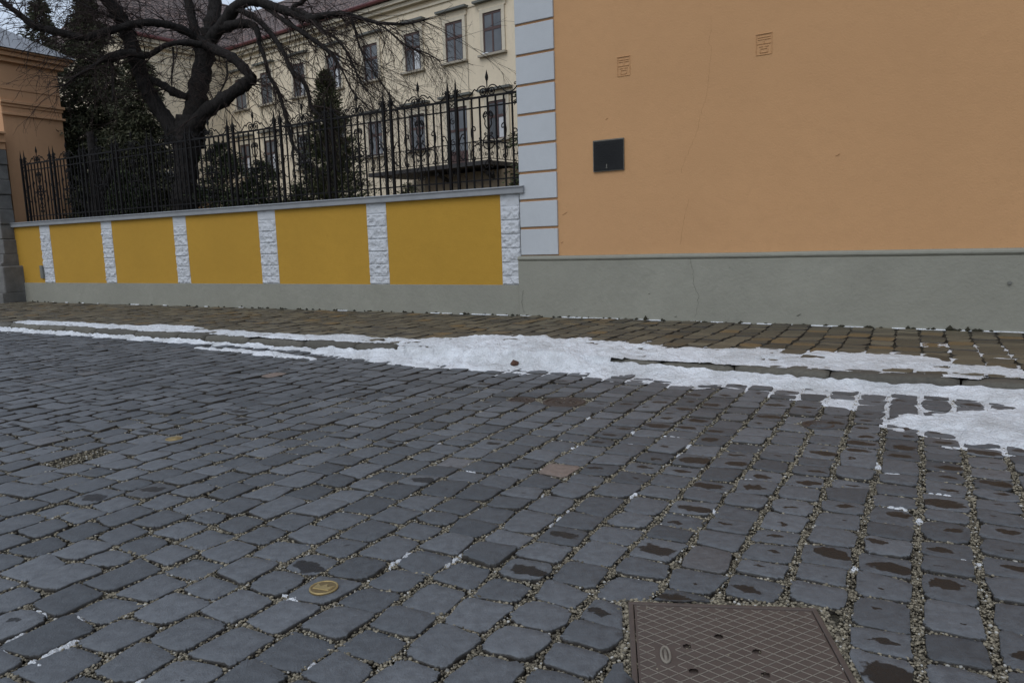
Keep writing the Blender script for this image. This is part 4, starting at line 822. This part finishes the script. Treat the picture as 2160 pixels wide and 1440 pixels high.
def window(x, zb, zt, w=0.86, hood=True, door=False, curt=0.5):
    x0, x1 = x - w / 2, x + w / 2; d = -0.05
    fr = MB()   # surround standing proud of the wall, dark reveal and wooden frame
    fr.box(x0 - 0.14, x0, -0.06, -0.002, zb, zt + 0.13).box(x1, x1 + 0.14, -0.06, -0.002, zb, zt + 0.13).box(x0, x1, -0.06, -0.002, zt, zt + 0.13)
    wn = fr.build('window', M['creamtrim'], fb)
    tr = zb + (zt - zb) * 0.60; t = 0.05; f = MB()
    f.box(x0, x0 + t, -0.022, -0.003, zb, zt).box(x1 - t, x1, -0.022, -0.003, zb, zt).box(x0 + t, x1 - t, -0.022, -0.003, zt - t * 1.6, zt).box(x0 + t, x1 - t, -0.022, -0.003, zb, zb + t).box(x0 + t, x1 - t, -0.026, -0.003, tr - 0.05, tr + 0.05)
    f.box(x - 0.035, x + 0.035, -0.022, -0.003, zb + t, tr - 0.05).box(x - 0.035, x + 0.035, -0.022, -0.003, tr + 0.05, zt - t * 1.6)
    if door: f.box(x0 + t, x1 - t, -0.021, -0.003, zb + t, zb + (tr - zb) * 0.4)
    f.build('frame', M['woodframe'], wn)
    pn = MB(); pn.box(x0 + t, x1 - t, -0.008, -0.0045, zb + t, zt - t * 1.6); pn.build('pane', M['glass'], wn)
    if random.random() < curt:
        c = MB(); s = random.choice((0, 1)); a = x0 + t if s else x + 0.035; c.box(a + 0.03, a + random.uniform(0.16, 0.3), -0.0105, -0.0085, zb + t, tr - 0.05); c.build('curtain', M['curtain'], wn)
    if not door: MB().box(x0 - 0.22, x1 + 0.2, -0.16, -0.002, zb - 0.085, zb - 0.002).build('sill', M['ledge'], wn, bevel=0.01)
    if hood:
        MB().box(x0 - 0.34, x1 + 0.30, -0.24, -0.002, zt + 0.36, zt + 0.44).build('hood', M['hood'], wn); MB().box(x0 - 0.2, x1 + 0.2, -0.05, -0.0015, zt + 0.131, zt + 0.359).build('lintel', M['cream'], wn)
    if random.random() < 0.12 and not door: MB().box(x0, x0 + 0.25, -0.14, -0.03, zb + 0.0, zb + 0.05).build('snow_patch', M['snow'], wn, bevel=0.02)
upx = [6.9, 4.7, 2.5, 0.33, -1.52, -3.71, -6.14, -8.5, -10.93, -13.4, -15.5]
for x in upx: window(x, 8.01, 9.46)
for x in (6.9, 4.7, 2.5, 0.42, -3.66, -6.1, -8.5, -10.93, -13.4, -15.5): window(x, 4.95 if x > -7 else 4.8, 6.33)
window(-1.5, 4.17, 6.33, 0.98, True, True)
for x, l in ((-0.9, 5.4), (1.35, 5.4), (-2.6, 3.0)): m = MB(); m.tube([(x, -0.02, 4.2), (x, -0.02, 4.2 + l)], 0.006, 5); m.build('cable', M['iron'], fb)
MB().box(XI + 0.01, XE, -0.1, -0.002, 0.0, 3.0).build('ground_storey', M['terrace'], fb)
# balcony on the far building
BY = -2.4; bx0 = BF.px(777, 375, BY)[0]; bx1, bzt = BF.px(1029, 337, BY); bzb = BF.px(1029, 345, BY)[1]
ba = MB(); ba.box(bx0, bx1, BY, -0.11, bzb - 0.02, bzt).build('balcony_slab', M['balcony'], fb); zr = BF.px(1021, 296, BY)[1]
rl = MB(); nb_ = 46
rl.tube([(bx0, BY + 0.04, zr), (bx1, BY + 0.04, zr)], 0.018, 6); rl.tube([(bx1 - 0.03, BY + 0.04, zr), (bx1 - 0.03, -0.11, zr)], 0.018, 6); rl.tube([(bx0, BY + 0.04, bzt + 0.07), (bx1, BY + 0.04, bzt + 0.07)], 0.014, 6); rl.tube([(bx1 - 0.03, BY + 0.04, bzt + 0.07), (bx1 - 0.03, -0.11, bzt + 0.07)], 0.014, 6)
for i in range(0, nb_ + 1, 4): x = bx0 + (bx1 - bx0 - 0.03) * i / nb_; rl.tube([(x, BY + 0.04, bzt), (x, BY + 0.04, zr)], 0.014, 5)
hh = zr - bzt - 0.07; stp = 0.16; x = bx0
while x < bx1 - stp:   # lattice filling
    rl.tube([(x, BY + 0.04, bzt + 0.07), (x + stp, BY + 0.04, bzt + 0.07 + hh / 2), (x, BY + 0.04, zr)], 0.007, 4); rl.tube([(x + stp, BY + 0.04, bzt + 0.07), (x, BY + 0.04, bzt + 0.07 + hh / 2), (x + stp, BY + 0.04, zr)], 0.007, 4); x += stp
y = BY + 0.04
while y < -0.3: rl.tube([(bx1 - 0.03, y, bzt + 0.07), (bx1 - 0.03, y + stp, zr)], 0.007, 4); rl.tube([(bx1 - 0.03, y + stp, bzt + 0.07), (bx1 - 0.03, y, zr)], 0.007, 4); y += stp
rl.build('balcony_railing', M['iron'], fb)
br_ = MB(); qx, qz = BF.px(745, 403, -1.2); 
for a_, b_, r_ in (((qx - 0.6, -1.3, qz - 0.5), (qx + 1.0, -1.7, bzb - 0.2), 0.06), ((bx1 - 2.5, -0.2, bzb - 0.9), (bx1 - 2.5, BY + 0.2, bzb - 0.15), 0.07), ((bx1 - 0.4, -0.2, bzb - 0.9), (bx1 - 0.4, BY + 0.2, bzb - 0.15), 0.07)): MB().tube([a_, b_], r_, 6).build('balcony_bracket', M['balcony'], fb)
MB().box(bx0 + 2.2, bx1 + 0.3, -1.6, -0.105, 0.0, bzb - 0.13).build('terrace_wall', M['terrace'], fb)
ow = MB(); c = BF.loc(D(170, 440, 29))[:2]
ol = thing('garden_lodge', 'low orange lodge glimpsed below the dark conifers', 'lodge', None, tuple(D(185, 440, 27) * np.array([1, 1, 0])), -45)
MB().box(-4, 4, 0, 3, 0, 3.05).build('wall', M['orange2'], ol); m = MB(); m.prism([(-0.3, 3.05), (1.5, 3.9), (3.3, 3.05)], -4.2, 4.2); m.build('roof', M['slate'], ol)

# ------------------------------------------------------------------ ground behind the wall
gg = MB(); gg.add([YF.w(-14.6, 0.28, 0.3), YF.w(14, 0.28, 0.3), YF.w(70, 90, 0.3), YF.w(-90, 90, 0.3)], [(0, 1, 2, 3)]); tag(gg.build('ground', M['lawn']), kind='structure')
far = MB(); far.add([(-600, -600, -0.2), (600, -600, -0.2), (600, 600, -0.2), (-600, 600, -0.2)], [(0, 1, 2, 3)]); tag(far.build('terrain', M['lawn']), kind='structure')

# ------------------------------------------------------------------ bare tree
def smooth(pts, k=6): return curve(pts, k)
TD = 17.3
bt = thing('bare_tree', 'big gnarled leafless tree with spreading dark limbs behind the fence', 'tree', None, tuple(D(392, 470, TD) * np.array([1, 1, 0]) + np.array([0, 0, 0.3])), 0)
BO = np.array(bt.location)
def limb(mb, pxs, n=10, k=6):    # (x, y, width in photo px, depth offset)
    P = [np.array([*(D(x, y, TD + d) - BO), w * 0.44 * (TD + d) / F]) for x, y, w, d in pxs]
    C = smooth(P, k); pts = []; rad = []
    for i, q in enumerate(C):
        pts.append(q[:3]); rad.append(max(0.003, q[3] * (1 + 0.2 * (random.random() - 0.5) + (0.25 if random.random() < 0.05 else 0))))
    mb.tube(pts, rad, n, jit=0.06); return pts, rad
tr = MB()
base = D(392, 470, TD) - BO
limb(tr, [(388, 530, 74, 0), (388, 470, 62, 0), (391, 420, 54, 0), (393, 360, 52, 0), (396, 310, 62, 0), (400, 280, 72, 0), (404, 250, 62, 0)], 14)
tr.build('trunk', M['bark'], bt, True)
LIMBS = [
 [(385, 300, 46, 0), (352, 255, 38, -.1), (325, 215, 36, -.2), (305, 175, 34, -.3), (288, 130, 36, -.4), (276, 90, 36, -.5), (258, 45, 34, -.6), (235, 12, 30, -.7), (205, -30, 26, -.9), (180, -80, 20, -1)],
 [(404, 270, 54, 0), (412, 225, 48, .1), (420, 180, 44, .2), (428, 140, 46, .3), (436, 100, 42, .4), (446, 60, 36, .5), (452, 20, 32, .6), (455, -30, 26, .7), (465, -90, 18, .8)],
 [(405, 275, 40, -.1), (430, 240, 34, -.3), (465, 215, 32, -.5), (500, 190, 30, -.6), (524, 172, 30, -.6), (536, 163, 26, -.6)],
 [(533, 166, 24, -.6), (516, 146, 24, -.5), (490, 122, 22, -.4), (462, 108, 22, -.2), (438, 98, 22, .1), (420, 84, 22, .2), (395, 68, 20, 0), (360, 54, 18, -.3), (320, 48, 18, -.5), (280, 52, 17, -.7), (250, 60, 17, -.9), (215, 70, 18, -1.0), (180, 80, 16, -1.1), (140, 72, 17, -1.2), (100, 63, 17, -1.3), (70, 54, 17, -1.4), (40, 30, 14, -1.5), (5, 4, 11, -1.6), (-50, -40, 8, -1.7)],
 [(438, 92, 30, .4), (470, 52, 30, .2), (500, 14, 28, 0), (535, 2, 24, -.2), (575, 14, 22, -.4), (610, 26, 20, -.5), (640, 38, 20, -.6), (660, 40, 18, -.7), (690, 32, 15, -.8), (725, 30, 12, -.9), (767, 41, 9, -1.0), (803, 49, 7, -1.1), (860, 50, 5, -1.2), (905, 40, 3, -1.3)],
 [(430, 130, 26, .3), (415, 80, 24, .4), (405, 40, 22, .5), (396, 0, 20, .6), (380, -50, 15, .7)],
 [(425, 95, 18, -.2), (390, 90, 14, -.4), (350, 96, 12, -.6), (310, 118, 14, -.7), (270, 112, 20, -.8), (235, 122, 22, -.8), (215, 128, 12, -.9), (190, 145, 8, -1), (165, 158, 7, -1), (135, 180, 4, -1.1), (110, 184, 2, -1.2)],
 [(395, 205, 18, -.1), (368, 195, 20, -.2), (340, 178, 18, -.3), (318, 168, 16, -.3)],
 [(470, 60, 24, .2), (505, 50, 22, 0), (535, 55, 18, -.1), (545, 75, 13, -.2), (547, 92, 10, -.2), (558, 122, 9, -.3), (568, 160, 9, -.3), (585, 190, 10, -.4), (597, 225, 9, -.4), (605, 255, 9, -.5), (616, 300, 8, -.5), (627, 319, 6, -.6), (640, 340, 3, -.6)],
 [(500, 20, 16, 0), (540, 40, 13, -.2), (575, 76, 12, -.3), (600, 115, 11, -.4), (615, 150, 11, -.5), (640, 172, 11, -.6), (652, 202, 9, -.6), (656, 226, 8, -.6), (678, 248, 6, -.7), (690, 275, 3, -.7)],
 [(657, 38, 14, -.7), (630, 24, 12, -.6), (617, 16, 10, -.6), (640, 3, 9, -.6), (655, -20, 7, -.5)],
 [(560, 15, 12, -.3), (600, 45, 11, -.5), (640, 70, 11, -.7), (675, 95, 10, -.8), (702, 118, 8, -.9), (725, 155, 5, -1), (745, 195, 4, -1), (775, 225, 2.5, -1.1)],
 [(660, 40, 10, -.7), (680, 64, 8, -.8), (702, 76, 7, -.8), (725, 100, 6, -.9), (745, 138, 5, -1), (765, 180, 4, -1.1), (790, 208, 2.5, -1.2)],
 [(738, 32, 7, -.9), (748, 60, 6, -1), (757, 95, 5, -1), (775, 130, 4.5, -1.1), (800, 170, 3.5, -1.2), (820, 200, 2.5, -1.2), (832, 225, 1.5, -1.3)],
 [(790, 47, 5, -1.1), (815, 62, 4.5, -1.2), (845, 88, 4, -1.3), (870, 102, 3.6, -1.4), (900, 113, 3, -1.5), (930, 130, 2, -1.5)],
 [(300, 60, 8, -.6), (200, 22, 6, -.9), (150, -5, 5, -1), (120, -30, 4, -1)],
 [(365, 100, 5, -.5), (366, 130, 4.5, -.5), (362, 165, 4, -.5), (363, 185, 2, -.5)],
 [(236, 135, 8, -.8), (238, 170, 7, -.8), (238, 215, 4, -.9)],
 [(478, 130, 5, -.3), (478, 165, 4.5, -.3), (462, 200, 4, -.3), (450, 230, 2, -.3)],
]
branch_pts = []
for i, L_ in enumerate(LIMBS):
    mb = MB(); p, r = limb(mb, L_, 10 if L_[0][2] > 16 else 7); mb.build('limb', M['bark'], bt, True)
    branch_pts.append((p, r, L_))
tw = MB(); rs_ = random.Random(3)
RIv, UIv, FWv = RI, UI, FW
def twig(p, d, length, r, lev):
    n = 6 if lev < 2 else 4; pts = [p]; rad = [r]; cur = np.array(p, float); dd = d / np.linalg.norm(d)
    for k in range(n):
        dd = dd + np.array([rs_.gauss(0, .16), rs_.gauss(0, .16), rs_.gauss(-0.07, .13)]); dd /= np.linalg.norm(dd)
        cur = cur + dd * length / n; pts.append(cur.copy()); rad.append(max(0.0023, r * (1 - (k + 1) / (n + .6))))
        if lev < 2 and rs_.random() < (0.75 if lev == 0 else 0.5):
            side = np.array([rs_.gauss(0, 1), rs_.gauss(0, 1), rs_.gauss(-0.2, .7)]); twig(cur, dd * 0.9 + side * 0.55, length * rs_.uniform(.35, .62), max(0.003, r * .55), lev + 1)
    tw.tube(pts, rad, 4, False)
for i, (p, r, L_) in enumerate(branch_pts):
    w0 = L_[0][2]; right = L_[-1][0] > 540 or i in (8, 9, 11, 12, 13, 14)
    dens = {0: 26, 1: 24, 2: 24, 3: 85, 4: 60, 5: 24, 6: 40, 7: 4, 8: 32, 9: 32, 10: 14, 11: 26, 12: 26, 13: 26, 14: 24, 15: 46, 16: 8, 17: 8, 18: 16}[i]
    for _ in range(dens):
        k = rs_.randint(int(len(p) * .15), len(p) - 2); t = p[min(k + 1, len(p) - 1)] - p[k]; t /= np.linalg.norm(t) + 1e-9
        if i in (3,) and k > len(p) * .4: side = RIv * rs_.gauss(-.2, .7) + np.array([0, 0, 1]) * rs_.gauss(.5, .6) + FWv * rs_.gauss(0, .5)
        elif right: side = RIv * rs_.gauss(.45, .5) + np.array([0, 0, 1]) * rs_.gauss(-.45, .55) + FWv * rs_.gauss(0, .45)
        else: side = RIv * rs_.gauss(0, .8) + np.array([0, 0, 1]) * rs_.gauss(0.1, .7) + FWv * rs_.gauss(0, .5)
        twig(p[k], t * .6 + side, rs_.uniform(.5, 1.25), min(.014, max(.005, r[k] * .35)), 0)
for _ in range(26):
    p, r, L_ = branch_pts[rs_.choice([4, 4, 4, 11, 12, 13, 9])]; k = rs_.randint(int(len(p) * .3), len(p) - 2)
    twig(p[k], RIv * rs_.uniform(.35, 1.1) + np.array([0, 0, 1]) * rs_.uniform(-.9, -.15) + FWv * rs_.gauss(0, .35), rs_.uniform(1.4, 2.6), min(.016, max(.008, r[k] * .4)), 0)
tag(tw.build('twigs', M['twig'], bt, True), kind='stuff')

# ------------------------------------------------------------------ conifers and shrubs
def leaves(points, dirs, size, wid, name, mat, parent, droop=0.0, per=1):
    n = len(points); P = np.asarray(points); Dv = np.asarray(dirs); Dv = Dv / (np.linalg.norm(Dv, axis=1, keepdims=True) + 1e-9)
    rnd = RNG.normal(0, 1, (n, 3)); S = np.cross(Dv, rnd); S /= np.linalg.norm(S, axis=1, keepdims=True) + 1e-9
    L_ = size * RNG.uniform(.6, 1.4, (n, 1)); Wd = wid * RNG.uniform(.7, 1.3, (n, 1))
    a = P - S * Wd * .35; b = P + S * Wd * .35; c = P + Dv * L_ * .55 + S * Wd * .6; e = P + Dv * L_; f = P + Dv * L_ * .55 - S * Wd * .6
    V = np.stack([a, b, c, e, f], 1).reshape(-1, 3); I = np.arange(n)[:, None] * 5
    Q = np.concatenate([I, I + 1, I + 2, I + 4], 1); T = np.concatenate([I + 4, I + 2, I + 3], 1)
    t = np.repeat(np.column_stack([RNG.random((n, 1)) ** 1.3, RNG.random((n, 2)), np.ones((n, 1))]), 5, 0)
    return npmesh(name, V, Q, T, mat, False, {'tone': ('FLOAT_COLOR', t)}, parent)
def conifer(name, label, cat, base, height, rbase, mat, nb, droop=-.15, size=.09, wid=.02, lo=.08, expo=1.0, per=60, lumps=0.3, group=None, trunk_r=.12):
    t = thing(name, label, cat, None, tuple(base), 0, group); m = MB(); m.tube([(0, 0, -.1), (0.02, 0, height * .5), (0, 0, height * .97)], [trunk_r, trunk_r * .6, .012], 8)
    P = []; Dn = []
    for _ in range(nb):
        h = lo + (1 - lo) * random.random() ** 1.15; rr_ = rbase * (1 - h) ** expo * random.uniform(1 - lumps, 1 + lumps * .4) + .03; a = random.uniform(0, 6.283); z = h * height
        d = np.array([math.cos(a), math.sin(a), droop + random.gauss(.12, .15)]); d /= np.linalg.norm(d); L_ = rr_
        if L_ > .35 and random.random() < .5: m.tube([(0, 0, z), tuple(d * L_ * .5 + np.array([0, 0, z])), tuple(d * L_ * .95 + np.array([0, 0, z - .06 * L_]))], [.02, .012, .004], 4, False)
        k = int(per * (0.35 + L_ / max(rbase, .1)))
        s = RNG.random(k) ** .6; q = np.array([0, 0, z]) + d[None] * (s * L_)[:, None]; spr = RNG.normal(0, 1, (k, 3)) * (.05 + .11 * L_ * (1.1 - s))[:, None] * np.array([1, 1, .55]); q = q + spr; q[:, 2] -= .10 * L_ * s ** 2
        P.append(q); Dn.append(d[None] * .8 + spr * 5 + RNG.normal(0, .45, (k, 3)) + np.array([0, 0, droop * .6]))
    m.build('trunk', M['bark'], t, True)
    leaves(np.concatenate(P), np.concatenate(Dn), size, wid, 'crown', mat, t); return t
def at(x, y, dep, z=.3, r=1.0):
    while YF.loc(D(x, y, dep))[1] < r + 0.25: dep += 0.1
    q = D(x, y, dep); return np.array([q[0], q[1], z])
conifer('conifer_tree', 'tallest dark conifer filling the space beside the gatehouse', 'tree', at(225, 450, 21.0, r=2.1), 8.0, 2.3, M['conifer'], 640, -.35, .12, .03, .12, .75, 95)
conifer('conifer_tree', 'dark conifer with drooping sprays just left of the bare trunk', 'tree', at(318, 450, 20.0, r=1.7), 6.2, 1.9, M['conifer'], 460, -.4, .12, .03, .1, .7, 80)
conifer('conifer_tree', 'dark conifer overlapped by the edge of the gatehouse roof', 'tree', at(130, 450, 24.0), 9.0, 1.9, M['conifer'], 330, -.35, .13, .032, .25, .7, 80)
conifer('conifer_shrub', 'broad dark evergreen shrub behind the fence left of the bare trunk', 'shrub', at(270, 460, 17.6, r=1.45), 2.9, 1.4, M['yew'], 230, .1, .07, .022, .05, .55, 70, trunk_r=.05)
conifer('conifer_shrub', 'evergreen shrub behind the fence at the right of the bare trunk', 'shrub', at(475, 440, 17.8, r=1.4), 3.4, 1.45, M['yew'], 360, .1, .07, .022, .05, .6, 70, trunk_r=.05)
conifer('conifer_shrub', 'evergreen shrub spreading beside the slender thuja', 'shrub', at(560, 430, 18.2), 3.0, 1.35, M['yew'], 300, .15, .07, .022, .05, .6, 60, trunk_r=.05)
conifer('thuja_tree', 'slender cone shaped green thuja in front of the cream building', 'tree', at(702, 410, 19.0), 5.3, 1.5, M['thuja'], 560, .35, .075, .024, .06, .8, 70, .45)
conifer('conifer_shrub', 'ragged evergreen shrub at the left foot of the slender thuja', 'shrub', at(628, 425, 18.4), 2.4, 1.0, M['yew'], 190, .15, .07, .022, .05, .6, 60, trunk_r=.05)
conifer('conifer_shrub', 'low green shrub under the balcony of the cream building', 'shrub', at(862, 400, 21.0), 2.55, .75, M['thuja'], 110, .2, .07, .022, .05, .5, 60, trunk_r=.04)
conifer('conifer_tree', 'conifer whose sprays peep out behind the white corner blocks', 'tree', at(1150, 300, 18.0), 6.4, 1.25, M['yew'], 190, -.2, .1, .03, .15, .5, 60)
# forked small tree standing in front of the conifers
sm = thing('small_tree', 'small dark forked trunk rising behind the fence near the gatehouse', 'tree', None, tuple(at(205, 460, 17.0)), 0); SO = np.array(sm.location); mb = MB()
for pts_ in ([(205, 480, 30), (207, 440, 28), (205, 400, 26), (198, 340, 20), (190, 280, 14)], [(206, 420, 18), (232, 370, 14), (250, 320, 9)], [(204, 450, 12), (180, 432, 9), (160, 418, 5)]):
    C = curve([np.array([*(D(x, y, 17.0) - SO), w / 2 * 17 / F]) for x, y, w in pts_], 5); mb.tube([q[:3] for q in C], [max(.004, q[3]) for q in C], 8)
mb.build('trunk', M['bark'], sm, True)
